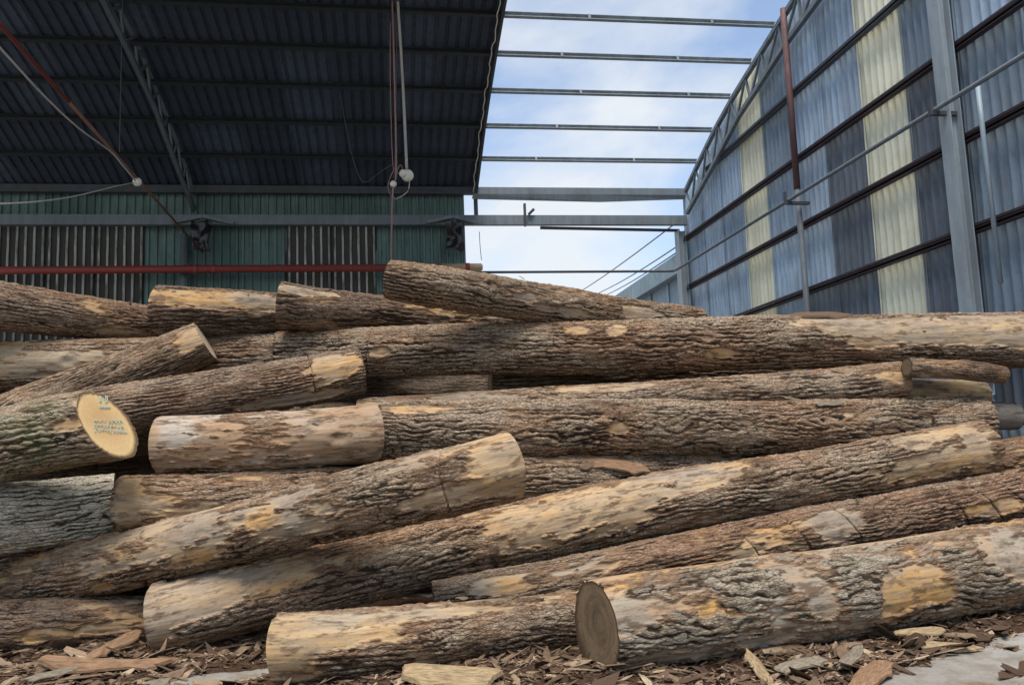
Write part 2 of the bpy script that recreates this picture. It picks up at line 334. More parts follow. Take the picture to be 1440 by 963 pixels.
CUT = {'fresh': cut_mat('cut_fresh_wood', (0.50, 0.325, 0.155), (0.60, 0.43, 0.22), 26, 0.0), 'pale': cut_mat('cut_pale_wood', (0.42, 0.33, 0.225), (0.46, 0.365, 0.25), 24, 0.35),
       'old': cut_mat('cut_weathered_wood', (0.19, 0.132, 0.08), (0.24, 0.165, 0.098), 24, 0.7, (0.06, 0.045, 0.032)), 'grey': cut_mat('cut_grey_wood', (0.20, 0.19, 0.17), (0.25, 0.23, 0.20), 60, 0.5)}

# ------------------------------------------------------------------ ground
def ground_mat():
    m = NT('yard_concrete_dusty', 0.9, 0.15); v = m.coord('Object')
    a = m.noise(v, 0.8, 6, 0.6); b = m.noise(v, 6, 6, 0.65); c = m.noise(v, 40, 4, 0.6)
    base = m.ramp(a, [(0.3, (0.22, 0.205, 0.185)), (0.7, (0.31, 0.30, 0.28))])
    base = m.mix(m.ramp(b, [(0.42, 0.0), (0.7, 0.7)]), base, (0.115, 0.085, 0.06)); base = m.mix(m.ramp(c, [(0.5, 0.0), (0.8, 0.4)]), base, (0.10, 0.08, 0.065))
    m.bump(m.math('ADD', b, c), 0.4, 0.012); return m.col(base)
gm = MB(); gm.add([(-150, -60, 0), (150, -60, 0), (150, 240, 0), (-150, 240, 0)], [(0, 1, 2, 3)])
tag(gm.build('ground', ground_mat()), kind='structure')

# ------------------------------------------------------------------ sheet profiles
def sheet_mesh(name, w, zlo, zhi, n_wave, amp, kind='sine', top=None, rows=3, tuck=0.014, seed=0):
    seg = 10 if kind == 'sine' else 6
    if kind == 'sine':
        xs = np.linspace(0, w, n_wave*seg+1); ys = -amp*np.cos(2*np.pi*xs/w*n_wave)
    else:   # trapezoidal ribs
        p = w/n_wave; base = np.array([0, .40, .50, .74, .84])*p; hv = np.array([0, 0, -1, -1, 0])*amp
        xs = np.concatenate([base+i*p for i in range(n_wave)]+[[w]]); ys = np.concatenate([np.tile(hv, n_wave), [0]])
    tops = np.full(len(xs), zhi) if top is None else np.minimum(zhi, top(xs))
    V = []
    r = np.random.default_rng(seed)
    for k in range(rows+1):
        t = k/rows; z = zlo+(tops-zlo)*t; d = -tuck*(1-t)+0.012*noise3(xs*2.1, z*1.7, xs*0+seed*3.3, 5)
        V.append(np.stack([xs, ys+d, z], 1))
    V = np.concatenate(V); n = len(xs); i = np.arange(n-1)
    Fq = np.concatenate([np.stack([k*n+i, k*n+i+1, (k+1)*n+i+1, (k+1)*n+i], 1) for k in range(rows)])
    return np_mesh(name, V, Fq, smooth=(kind == 'sine'))
def put(name, me, mat, parent, loc, rz=0.0):
    o = bpy.data.objects.new(name, me); COL.objects.link(o); o.parent = parent
    if not me.materials: me.materials.append(None)
    o.material_slots[0].link = 'OBJECT'; o.material_slots[0].material = mat
    o.location = loc; o.rotation_euler = (0, 0, rz); return o

ARCH = [(18.45, 7.30), (17.32, 7.74), (16.33, 8.11), (15.27, 8.42), (14.21, 8.67), (13.19, 8.88), (12.15, 9.05), (11.1, 9.17), (10.0, 9.24), (8.8, 9.27), (7.4, 9.24)]
def arch(y):
    ys = [p[0] for p in ARCH][::-1]; zs = [p[1] for p in ARCH][::-1]; return np.interp(y, ys, zs)
XW = 7.2; YB = 18.6

# ------------------------------------------------------------------ gable wall on the right
gw = empty('corrugated_gable_wall', (XW, 11.5, 0)); tag(gw, 'tall gable wall of blue grey corrugated sheets with two cream strips, right', 'wall')
cols = [18.50, 17.36, 16.25, 15.14, 14.09, 13.04, 11.95, 10.85, 9.80, 8.75, 7.70, 6.65, 5.60, 4.55]
rowz = [0.04, 1.45, 2.62, 3.80, 4.95, 6.15, 7.35, 9.4]
style = {}
for r in range(7):
    for c in range(13):
        style[(r, c)] = BLUES[(r*5+c*3+(r*c) % 2) % 2]
    style[(r, 3)] = style[(r, 7)] = M['sheet_yellow']
for rc in [(4, 6), (3, 6), (2, 6), (2, 5), (3, 8), (4, 8), (2, 8), (2, 10), (1, 7), (1, 9)]: style[rc] = M['sheet_dark']
for rc in [(5, 4), (6, 4), (5, 8), (3, 9), (2, 9), (4, 9)]: style[rc] = BLUES[2]
share = {}
for r in range(7):
    for c in range(13):
        y1, y0 = cols[c], cols[c+1]; w = y1-y0
        if rowz[r] > arch(y1)-0.1: continue
        trimmed = rowz[r+1] > min(arch(y0), arch(y1))
        ww = w+0.05
        if trimmed:
            me = sheet_mesh('sheet', ww, 0, rowz[r+1]-rowz[r]+0.06, 7, 0.038, top=lambda xs: arch(y1-xs)+0.02-rowz[r], seed=r*20+c)
        else:
            k = (round(w, 2), r, c % 3)
            if k not in share: share[k] = sheet_mesh('sheet', ww, 0, rowz[r+1]-rowz[r]+0.06, 7, 0.038, seed=r*3+c % 3)
            me = share[k]
        # local x runs towards the camera (-Y); profile bulges towards the yard (-X)
        put('sheet', me, style[(r, c)], gw, (XW-XW-0.0+(0.004 if c % 2 else 0.0), y1-11.5, rowz[r]), -math.pi/2)
for z in rowz[1:-1]:
    g = MB(); ytop = 18.4 if z < 7.2 else 16.75
    g.channel((-0.115, ytop-11.5, z-0.035), (-0.115, 4.4-11.5, z-0.035), 0.09, 0.06, 0.010)
    g.bar((-0.112, ytop-11.5, z+0.04), (-0.112, 4.4-11.5, z+0.035), 0.05, 0.034)
    g.build('girt', M['girt'] if z < 7.2 else M['steel_dark'], gw)

# gable truss following the arch
def lattice(name, label, X, top_pts, bot_pts, mat, sz=0.07, nweb=16, group=None):
    root = empty(name, (X, top_pts[0][0], 0)); tag(root, label, 'truss', group)
    def pts(P): return [np.array((0, y-top_pts[0][0], z)) for y, z in P]
    T, B = pts(top_pts), pts(bot_pts)
    for nm, P in (('top_chord', T), ('bottom_chord', B)):
        m = MB()
        for a, b in zip(P[:-1], P[1:]): m.bar(a, b+(b-a)/np.linalg.norm(b-a)*0.004, sz, sz, (1, 0, 0))
        m.build(nm, mat, root)
    def at(P, t):
        L = [0]
        for a, b in zip(P[:-1], P[1:]): L.append(L[-1]+np.linalg.norm(b-a))
        s = t*L[-1]
        return np.array([np.interp(s, L, [p[k] for p in P]) for k in range(3)])
    for i in range(nweb):
        a = at(T if i % 2 == 0 else B, i/nweb); b = at(B if i % 2 == 0 else T, (i+1)/nweb)
        m = MB(); m.bar(a, b, sz*0.5, sz*0.5, (1, 0, 0)); m.build('web_member', mat, root)
    return root
tp = [tuple(onX(x, y, 7.05)[1:]) for x, y in [(965.6, 269), (985, 228), (1006.7, 184), (1033, 137), (1063, 89), (1095.5, 37), (1119, 0)]]
tp += [(tp[-1][0]-1.2, tp[-1][1]+0.14), (tp[-1][0]-2.4, tp[-1][1]+0.2)]
bp = [tuple(onX(x, y, 7.05)[1:]) for x, y in [(968, 300), (1002, 238), (1041, 163.5), (1066, 126), (1105, 65), (1153, 0)]]
bp += [(bp[-1][0]-1.2, bp[-1][1]+0.14)]
lattice('gable_truss', 'blue grey lattice truss curving along the top of the sheeted gable wall', 7.02, tp, bp, M['steel'], 0.085, 22, 'roof trusses')
tl = [tuple(onX(x, y, -4.45)[1:]) for x, y in [(272, 268), (253, 208), (232, 154), (199, 73), (164, 0)]]; tl += [(tl[-1][0]-1.3, tl[-1][1]+0.12), (tl[-1][0]-2.8, tl[-1][1]+0.16)]
bl = [tuple(onX(x, y, -4.45)[1:]) for x, y in [(275, 300), (245, 224), (216, 147), (178, 66), (145, 0)]]; bl += [(bl[-1][0]-1.3, bl[-1][1]+0.10), (bl[-1][0]-2.6, bl[-1][1]+0.14)]
lattice('roof_truss', 'dark lattice truss slanting down under the shaded roof at left', -4.45, tl, bl, M['steel_mid'], 0.08, 22, 'roof trusses')

# columns and poles on the gable wall
def hcol(name, label, x, y, z1, w, h, mat, group=None):
    m = MB(); m.ibeam((0, 0, 0), (0, 0, z1), w, h, 0.016, (1, 0, 0)); o = m.build(name, mat); o.location = (x, y, 0)
    tag(o, label, 'column', group)
    b = MB(); b.box((-0.22, -0.22, 0.0), (0.22, 0.22, 0.02)); b.build('base_plate', mat, o); return o
cy = onX(1342, 220, 6.93)[1]
hcol('steel_column', 'wide grey steel column rising in front of the gable wall at right', 6.93, cy, 9.15, 0.21, 0.16, M['steel_light'], 'steel columns')
hcol('steel_column', 'grey steel corner column where gable wall meets the open bay', 6.98, 18.35, 6.35, 0.26, 0.2, M['steel_light'], 'steel columns')
py = onX(1117, 217, 6.95)[1]
pr = empty('wall_pole', (6.95, py, 0)); tag(pr, 'round pole against gable wall, red oxide above and grey below', 'pole')
MB().tube([(0, 0, 0), (0, 0, 5.55)], 0.05, 14).build('lower_pole', M['steel_mid'], pr, True)
MB().tube([(0.0, 0, 5.55), (0.02, 0, 8.86)], 0.056, 14).build('upper_pole', M['pole'], pr, True)
for o in pr.children: o.data.polygons.foreach_set('use_smooth', [len(p.vertices) == 4 for p in o.data.polygons])

# long pipe that crosses the open bay and turns along the gable wall
pa = onX(965, 370, 6.72); pb = onX(1440, 77, 6.72); zb = (pa[2]+pb[2])/2
pts = [(1.4, 18.25, zb+0.02), (6.60, 18.22, zb), (6.68, 18.19, zb), (6.72, 18.05, zb), (6.72, 4.6, zb-0.02)]
pp = empty('service_pipe', (6.72, 11, zb)); tag(pp, 'thin steel pipe crossing the open bay and running along gable wall', 'pipe')
o = MB().tube([np.array(p)-np.array((6.72, 11, zb)) for p in pts[:3]], 0.030, 10).build('cross_pipe', M['steel_dark'], pp, True)
o = MB().tube([np.array(p)-np.array((6.72, 11, zb)) for p in pts[2:]], 0.030, 12).build('wall_pipe', M['steel_mid'], pp, True)
for x, y in [(1110, 283), (1315, 150)]:
    q = onX(x, y, 6.72); b = MB(); yy = q[1]-11
    b.bar((-0.03, yy, -0.065), (0.36, yy, -0.065), 0.06, 0.05); b.bar((-0.07, yy, -0.09), (-0.07, yy, 0.13), 0.06, 0.03, (1, 0, 0))
    b.build('bracket', M['steel_dark'], pp)
q0, q1, q2 = onX(1375, 122, 6.85), onX(1385, 200, 6.85), onX(1412, 350, 6.85)
o = MB().tube([q0-(0, 0, 0), (q0[0], q0[1], q1[2]), (q0[0], q0[1]-0.01, 3.0)], 0.028, 10).build('drop_conduit', M['conduit'], None, True)
tag(o, 'pale blue vertical conduit on gable wall right of wide column', 'conduit')

# ------------------------------------------------------------------ back wall, green
bw = empty('green_back_wall', (-6.0, YB, 0)); tag(bw, 'green corrugated back wall with grimy translucent strips under the dark roof', 'wall')
gs_lo = sheet_mesh('sheet', 1.075, 0, 6.56, 6, 0.044, 'trap', rows=4, seed=1); gs_hi = sheet_mesh('sheet', 1.075, 0, 0.98, 6, 0.044, 'trap', rows=2, seed=2)
x = 1.66; i = 0
while x > -14.5:
    x -= 1.03; i += 1
    clear = (-8.2 < x+0.5 < -5.7) or (-2.75 < x+0.5 < -0.3)
    for me, z0 in ((gs_lo, 0.05), (gs_hi, 6.52)):
        mat = M['sheet_clear'] if clear and z0 < 1 else (M['sheet_green2'] if (i*7+int(z0)) % 3 else M['sheet_green'])
        put('sheet', me, mat, bw, (x+6.0, (0.003 if i % 2 else 0)-(0.0 if z0 < 1 else 0.005), z0), 0)
e = MB(); e.bar((1.69+6, -0.02, 0.02), (1.69+6, -0.02, 7.42), 0.07, 0.05, (1, 0, 0)); e.build('edge_trim', M['steel'], bw)

# ------------------------------------------------------------------ roof sheets, purlins, beams
rf = empty('shed_roof', (0, 18.45, 7.3)); tag(rf, 'dark corrugated roof sheeting over the left bay, seen from below', 'roof')
XE = 1.98
def roof_piece(ys, seed):
    p = 1.0/5; base = np.array([0, .55, .62, .86, .93])*p; hv = np.array([0, 0, -1, -1, 0])*0.035
    xs = np.concatenate([base+k*p for k in range(5)]+[[1.06]]); hs = np.concatenate([np.tile(hv, 5), [0]])
    V = []; z_off = 0.125
    for y in ys: V.append(np.stack([xs, np.full(len(xs), y-18.45), hs*-1+arch(y)+z_off-7.3+0.008*noise3(xs*1.3, xs*0+y, xs*0+seed, 3)], 1))
    n = len(xs); ii = np.arange(n-1)
    Fq = np.concatenate([np.stack([k*n+ii, k*n+ii+1, (k+1)*n+ii+1, (k+1)*n+ii], 1) for k in range(len(ys)-1)])
    return np_mesh('roof_sheet', np.concatenate(V), Fq, smooth=False)
bands = [[18.75, 18.45, 17.9, 17.32, 16.8, 16.28], [16.36, 15.8, 15.27, 14.7, 14.16], [14.24, 13.7, 13.19, 12.7, 12.10], [12.18, 11.6, 11.1, 10.5, 9.95], [10.0, 9.4, 8.8, 8.1, 7.4]]
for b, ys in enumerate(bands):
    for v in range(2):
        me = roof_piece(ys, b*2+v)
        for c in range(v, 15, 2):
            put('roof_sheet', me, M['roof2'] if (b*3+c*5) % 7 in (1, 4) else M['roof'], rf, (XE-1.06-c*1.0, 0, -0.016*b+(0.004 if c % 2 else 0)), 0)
# flashing bar and torn foil along the open edge
vb = MB(); ypts = [18.45, 17.32, 16.33, 15.27, 14.21, 13.19, 12.15, 11.1, 10.0]
for a, b in zip(ypts[:-1], ypts[1:]): vb.bar((XE+0.02, a-18.45, arch(a)-7.3+0.02), (XE+0.02, b-18.45, arch(b)-7.3+0.02), 0.05, 0.22)
vb.build('edge_flashing', M['steel_dark'], rf)
ft = MB(); P = []
for k in range(60):
    y = 18.5-k*0.13; P.append((XE-0.07+0.014*math.sin(k*1.9)+0.012*math.sin(k*0.7), y-18.45, arch(y)-7.3-0.10+0.02*math.sin(k*1.3)))
ft.tube(P, 0.011, 6).build('torn_foil', M['white'], rf, True)
pb2 = MB().bar((XE+0.0, 18.40, 6.70), (XE+0.0, 18.40, 7.22), 0.09, 0.09, (1, 0, 0)).build('edge_post', M['steel_dark']); tag(pb2, 'short dark post between roof edge and long tie beam', 'post')

wheres = ['lowest, just above the eave beam', 'second above the eave beam', 'third above the eave beam', 'fourth above the eave beam', 'fifth above the eave beam', 'sixth above the eave beam']
for k, (y, z) in enumerate(ARCH[1:7]):
    m = MB(); L0, L1 = -14.6, 7.12; tilt = math.atan2(z-ARCH[k][1], ARCH[k][0]-y)
    upv = (0, math.sin(tilt), math.cos(tilt))
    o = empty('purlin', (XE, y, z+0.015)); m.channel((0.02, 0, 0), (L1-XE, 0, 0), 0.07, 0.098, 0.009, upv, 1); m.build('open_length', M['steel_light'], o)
    m = MB(); m.channel((L0-XE, 0, 0), (0.02, 0, 0), 0.07, 0.098, 0.009, upv, 1); m.build('roofed_length', M['steel_shaded'], o); tag(o, 'long steel purlin crossing the open bay, '+wheres[k], 'purlin', 'purlins under the roof')  # length under the roof gets the shade-darkened steel colour
    for xx in (3.3, 5.6):
        c = MB(); c.bar((xx-XE+0.3*(k % 3)-0.05, -0.042, 0), (xx-XE+0.3*(k % 3)+0.0, -0.042, 0), 0.01, 0.103, upv); c.build('splice_plate', M['steel'], o)
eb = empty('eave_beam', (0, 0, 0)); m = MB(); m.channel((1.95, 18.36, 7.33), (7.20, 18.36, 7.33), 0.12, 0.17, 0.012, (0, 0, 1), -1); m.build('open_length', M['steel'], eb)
m = MB(); m.channel((-14.6, 18.36, 7.33), (1.95, 18.36, 7.33), 0.12, 0.17, 0.012, (0, 0, 1), -1); m.build('roofed_length', M['steel_dark'], eb); tag(eb, 'deep eave channel at the foot of the roof above the tie beam', 'beam')  # roofed part coloured darker than the open part to imitate shade
lp = MB()
for x0, x1, s0, s1 in [(1.9, 5.0, 0.0, 0.06), (5.0, 7.15, 0.06, -0.02)]:
    lp.add([(x0, 18.26, 7.235), (x1, 18.26, 7.235), (x1, 18.30, 7.12-s1), (x0, 18.30, 7.12-s0), (x0, 18.275, 7.235), (x1, 18.275, 7.235), (x1, 18.315, 7.12-s1), (x0, 18.315, 7.12-s0)],
           [(0, 1, 2, 3), (7, 6, 5, 4), (0, 4, 5, 1), (1, 5, 6, 2), (2, 6, 7, 3), (3, 7, 4, 0)])
lp.build('sagging_plate', M['steel'], eb)
tb = MB(); tb.channel((-14.6, 18.25, 6.585), (7.12, 18.25, 6.585), 0.13, 0.23, 0.014, (0, 0, 1), -1); tb = tb.build('tie_beam', M['steel'])
tag(tb, 'long grey steel tie beam crossing in front of the green wall', 'beam')
rl = MB().bar((3.5, 18.33, 6.43), (6.95, 18.33, 6.36), 0.07, 0.06); rl.build('lower_rail', M['steel_dark'], tb)
sp_ = onY(738, 300, 18.15)
st = MB(); st.bar((sp_[0], 18.14, 6.42), (sp_[0], 18.14, 6.96), 0.10, 0.05, (1, 0, 0)); st.prism((sp_[0]+0.09, 18.14, 6.70), (sp_[0]+0.22, 18.14, 6.83), [(-.03,-.03),(.03,-.03),(.04,.03),(-.03,.03)])
tag(st.build('steel_stub', M['steel_dark']), 'short dark stub standing on the tie beam in the open bay', 'bracket')

def shoe(x, label, full=True):
    r = empty('truss_shoe', (x, 18.1, 6.5)); tag(r, label, 'bracket', 'truss shoes on the tie beam')
    m = MB(); 
    if full: m.bar((-0.62, 0, 0.0), (0, 0, 0.13), 0.10, 0.07)
    m.bar((0.0, 0, 0.13), (0.66, 0, -0.03), 0.10, 0.07); m.build('sloping_arm', M['steel'], r)
    m = MB(); m.bar((0, 0.02, 0.09), (0, 0.02, -0.5), 0.12, 0.12, (1, 0, 0)); m.build('post', M['steel_dark'], r)
    # crumpled black film wrapped round the foot
    n = 16; xs = np.linspace(-0.20, 0.20, n); zs = np.linspace(-0.02, -0.70, n+6); X, Z = np.meshgrid(xs, zs)
    Y = -0.10-0.07*np.cos(X*5)+0.13*fbm(X*3.2+x, Z*2.2, X*0+x, 4, 2)
    V = np.stack([X*(1+0.25*noise3(Z*3, Z*0+x, Z*0, 8)), Y, Z+0.06*noise3(X*6, Z*2, X*0+x, 2)], -1).reshape(-1, 3); idx = np.arange(len(V)).reshape(X.shape)
    Fq = np.stack([idx[:-1, :-1], idx[:-1, 1:], idx[1:, 1:], idx[1:, :-1]], -1).reshape(-1, 4)
    me = np_mesh('film', V, Fq, True); o = link('plastic_wrap', me, M['plastic'], r); sm = o.modifiers.new('thick', 'SOLIDIFY'); sm.thickness = 0.006
    return r
shoe(-4.15, 'truss shoe wrapped in black film at the foot of left truss')
shoe(1.42, 'truss shoe wrapped in black film near the green wall edge')
dp = MB().tube([(-4.62, 18.42, 0), (-4.62, 18.42, 6.3)], 0.09, 12).build('wall_downpipe', M['steel'], None, True); tag(dp, 'grey vertical pipe on green wall below left truss shoe', 'pipe')

zr = onY(0, 380, 18.05)[2]; zr2 = onY(640, 376, 18.05)[2]
rp = empty('red_pipe', (-6, 18.05, zr)); tag(rp, 'thick red pipe running along the green wall above the logs', 'pipe')
MB().tube([(-8.6, 0, 0), (7.1, 0, zr2-zr)], 0.085, 16).build('red_run', M['redpipe'], rp, True)
MB().tube([(7.1, 0, zr2-zr), (8.02, 0, zr2-zr), (8.05, 0, zr2-zr)], [0.088, 0.088, 0.06], 16).build('tan_end', M['tan'], rp, True)
for xx in (1.73, 2.12, 7.7):
    MB().tube([(xx-0.05, 0, (zr2-zr)*(xx+8.6)/15.7), (xx+0.05, 0, (zr2-zr)*(xx+8.6)/15.7)], 0.10, 16).build('clamp', M['redpipe'], rp, True)

# ------------------------------------------------------------------ rods, wires and lamp fittings
b0 = onY(285, 355, 18.1); XR = b0[0]
u0 = onX(0, 35, XR); dirr = (u0-b0); far = b0+dirr*1.75
rod = empty('tie_rod', tuple(b0)); tag(rod, 'rusty tie rod rising from left truss shoe to upper left corner', 'rod')
mid = b0+dirr*0.80
MB().tube([(0, 0, 0), mid-b0], 0.022, 8).build('rusty_length', M['rust'], rod, True); MB().tube([mid-b0, far-b0], 0.026, 8).build('red_length', M['redpipe'], rod, True)
bp_ = onX(193, 256, XR); bb = MB(); bb.ball(bp_-b0, 0.075, 12); bb.build('white_insulator', M['white'], rod, True)
hp = onX(168, 214, XR); hw = MB().tube([(hp[0], hp[1], hp[2]), (hp[0], hp[1], float(arch(hp[1]))-0.0)], 0.007, 6).build('hanger_wire', M['cable'], None); tag(hw, 'thin vertical wire holding the rusty tie rod from the roof', 'wire')
def curve(ptsxy, X, r, name, mat, label, n=8):
    P = [onX(x, y, X) for x, y in ptsxy]
    # smooth with Catmull-Rom
    Q = []
    for i in range(len(P)-1):
        p0, p1, p2, p3 = P[max(i-1, 0)], P[i], P[i+1], P[min(i+2, len(P)-1)]
        for t in np.linspace(0, 1, 6, endpoint=False):
            Q.append(0.5*((2*p1)+(-p0+p2)*t+(2*p0-5*p1+4*p2-p3)*t*t+(-p0+3*p1-3*p2+p3)*t**3))
    Q.append(P[-1]); o = MB().tube(Q, r, n).build(name, mat, None, True); tag(o, label, 'cable'); return o
curve([(-60, 8), (0, 68), (60, 133), (110, 180), (155, 213), (172, 232), (190, 254)], XR+0.04, 0.012, 'electric_cable', M['cable_pale'], 'pale cable sagging beside the rusty tie rod at upper left')
curve([(-60, 286), (0, 287), (60, 283), (110, 275), (163, 262), (190, 257)], XR-0.03, 0.010, 'electric_cable', M['cable_pale'], 'pale cable running left from the white insulator on rod')
YH = 13.1
def ycurve(ptsxy, r, name, mat, label, parent=None, base=None, n=8):
    P = [onY(x, y, YH) for x, y in ptsxy]; Q = []
    for i in range(len(P)-1):
        p0, p1, p2, p3 = P[max(i-1, 0)], P[i], P[i+1], P[min(i+2, len(P)-1)]
        for t in np.linspace(0, 1, 6, endpoint=False): Q.append(0.5*((2*p1)+(-p0+p2)*t+(2*p0-5*p1+4*p2-p3)*t*t+(-p0+3*p1-3*p2+p3)*t**3))
    Q.append(P[-1])
    if base is not None: Q = [q-base for q in Q]
    o = MB().tube(Q, r, n).build(name, mat, parent, True)
    if label: tag(o, label, 'cable')
    return o
lb = onY(573, 247, YH); lamp = empty('hanging_lamp_fitting', tuple(lb)); tag(lamp, 'cream round lamp fitting on a pale pole hanging from roof', 'lamp fitting')
ycurve([(558, -22), (566, 110), (572, 238)], 0.024, 'pole', M['cable_pale'], None, lamp, lb)
MB().ball((0, 0, 0), 0.105, 14, (1, 0.8, 1)).build('housing', M['white'], lamp, True); MB().ball((-0.07, -0.05, 0.015), 0.07, 12).build('cap', M['white'], lamp, True)
ycurve([(576, 254), (574, 268), (565, 276), (556, 280)], 0.008, 'lead', M['cable_pale'], None, lamp, lb)
hb = onY(553, 259, YH); hose = empty('hanging_cable_bundle', tuple(hb)); tag(hose, 'bundle of thin cables hanging straight down from roof beside lamp fitting', 'cable')
ycurve([(551, -22), (555, 120), (557, 240), (553, 262), (551, 300), (550, 400), (549, 470)], 0.016, 'strand', M['cable_pink'], None, hose, hb)
ycurve([(553, -22), (558, 30), (557, 120), (555, 236), (549, 262), (551, 300), (552, 420), (551, 470)], 0.009, 'strand', M['cable'], None, hose, hb)
ycurve([(549, 30), (549, 120), (553, 236), (563, 232), (566, 240), (560, 244), (555, 238), (546, 258), (548, 272), (555, 279)], 0.007, 'strand', M['cable_pink'], None, hose, hb)
MB().ball((0, 0, 0), 0.058, 12).build('white_connector', M['white'], hose, True)
ycurve([(478, 130), (484, 165), (494, 215), (505, 248), (515, 256), (535, 242), (552, 231)], 0.006, 'electric_cable', M['cable'], 'thin loose cable looping left of the hanging cable bundle')
tw = MB().tube([onY(674, 326, 18.05), onY(675, 345, 18.05), onY(677, 366, 18.05)], 0.008, 6).build('loose_wire', M['cable'], None); tag(tw, 'short loose wire dangling under tie beam at roof edge', 'wire')

# ------------------------------------------------------------------ building and power lines beyond
xb = 9.2
fa, fb = onX(955, 352, xb), onX(868, 416, xb); zt = (fa[2]+fb[2])/2
nb = empty('neighbouring_shed', (xb, 30, 0)); tag(nb, 'blue neighbouring shed with sloped roof edge beyond the corner column', 'building')
y0_, y1_ = 19.6-30, 52-30
m = MB(); m.box((0.35, y0_, 0.0), (7.5, y1_, zt-0.55)); m.build('wall', painted('shed_wall_blue', (0.20, 0.27, 0.33), (0.1, 0.1, 0.1), 0.3), nb)
m = MB(); m.box((0.0, y0_-0.3, zt-0.62), (0.06, y1_+0.3, zt)); m.build('fascia', painted('shed_fascia_blue', (0.22, 0.30, 0.34), (0.12, 0.1, 0.08), 0.4), nb)
m = MB(); m.add([(0.06, y0_-0.3, zt-0.03), (0.06, y1_+0.3, zt-0.03), (4.0, y1_+0.3, zt+0.9), (4.0, y0_-0.3, zt+0.9), (0.06, y0_-0.3, zt-0.08), (0.06, y1_+0.3, zt-0.08), (4.0, y1_+0.3, zt+0.85), (4.0, y0_-0.3, zt+0.85)],
                  [(0, 1, 2, 3), (7, 6, 5, 4), (0, 4, 5, 1), (1, 5, 6, 2), (2, 6, 7, 3), (3, 7, 4, 0)]); m.build('roof', BLUES[2], nb)
for k in range(12):
    m = MB(); yy = y0_+1.2+k*1.9; m.box((0.30, yy, 0), (0.345, yy+0.10, zt-0.63)); m.build('wall_rib', BLUES[1] if k % 2 else M['steel'], nb)
for (xa, ya, xc, yc), lab in zip([(803, 418, 958, 308), (842, 412, 962, 340), (850, 416, 962, 348)], ['upper black power line in the sky left of corner column', 'middle black power line in the sky left of corner column', 'lowest black power line in the sky left of corner column']):
    a, c = onY(xa, ya, 46.0), onY(xc, yc, 23.0); P = []
    for t in np.linspace(0, 1.25, 16): p = a+(c-a)*t; P.append(p-np.array((0, 0, 0.10*math.sin(math.pi*min(t, 1)))))
    tag(MB().tube(P, 0.022, 6).build('power_line', M['cable'], None), lab, 'power line', 'power lines beyond the yard')
# spare sheets standing behind the right end of the pile
sh = sheet_mesh('sheet', 2.6, 0, 0.9, 3, 0.05, 'trap', rows=2, seed=9)
hsp = MB(); prof = []
for k in range(6):
    z = 1.35+k*0.2; prof += [(0, z), (0, z+0.11), (0.05, z+0.135), (0.05, z+0.175), (0, z+0.19)]
for (a, b), (c, d) in zip(prof[:-1], prof[1:]):
    hsp.add([(6.55-a-0.0, 8.0, b), (6.55-a, 11.2, b), (6.55-c, 11.2, d), (6.55-c, 8.0, d)], [(0, 1, 2, 3)])
o = hsp.build('loose_steel_sheet', BLUES[1]); sm = o.modifiers.new('thick', 'SOLIDIFY'); sm.thickness = 0.004
tag(o, 'loose ribbed blue steel sheet glimpsed behind the right end of pile', 'steel sheet')
for k, yy in enumerate((8.2, 11.0)):
    m = MB(); m.box((6.57, yy, 0), (6.65, yy+0.08, 2.55)); m.build('prop', M['steel_dark'], o)

# ------------------------------------------------------------------ logs
LOGS = {
'front':((1.184,4.966,0.280),(5.568,5.768,0.387),0.301,0.316),
'lowmid':((-0.725,5.139,0.265),(1.454,5.815,0.164),0.213,0.200),
'notched':((0.255,6.110,0.241),(5.976,6.249,0.874),0.194,0.246),
'longpale':((-1.797,6.433,0.245),(5.090,6.411,1.214),0.262,0.243),
'ridge':((-3.666,7.509,0.319),(0.772,5.375,1.288),0.220,0.243),
'shade':((-3.311,6.801,0.191),(-1.306,6.850,0.131),0.201,0.181),
'greybark':((-3.378,6.872,0.989),(-2.315,7.158,1.045),0.286,0.260),
'pinkleft':((-2.198,6.915,1.062),(-0.344,6.824,1.069),0.228,0.211),
'behind':((-0.224,6.685,1.060),(3.064,6.972,1.075),0.207,0.212),
'smooth':((-1.939,7.032,1.522),(-0.179,6.814,1.547),0.247,0.255),
'furrow':((-0.145,6.917,1.577),(5.387,6.795,1.437),0.262,0.238),
'palepeek':((3.829,7.291,1.752),(5.965,7.499,1.705),0.172,0.176),
'midback':((-0.344,7.710,1.725),(4.695,6.877,1.854),0.168,0.183),
'thin':((4.589,6.650,1.972),(5.553,6.646,1.864),0.084,0.082),
'greyend':((5.309,7.177,1.523),(5.953,7.012,1.482),0.146,0.138),
'redend':((5.095,6.959,0.999),(6.439,6.683,1.172),0.207,0.199),
'face':((-3.393,6.664,1.457),(-2.144,6.425,1.674),0.274,0.284),
'orange':((-2.993,7.249,1.735),(-0.321,7.777,2.155),0.233,0.232),
'tiltup':((-3.743,7.558,1.611),(-1.773,7.902,2.483),0.257,0.210),
'palecollin':((-4.173,8.127,2.295),(-1.209,8.354,2.368),0.232,0.238),
'longtop':((-1.172,8.389,2.392),(6.633,6.734,2.177),0.262,0.272),
'topleft':((-3.995,7.726,2.888),(-2.427,8.744,2.776),0.249,0.194),
'yellow':((-2.229,7.955,2.801),(-0.851,8.618,2.851),0.231,0.212),
'brokentop':((-1.102,8.045,2.848),(2.05,9.45,2.77),0.218,0.18),
'top':((-0.050,7.237,2.938),(3.364,8.507,2.648),0.215,0.195),
}
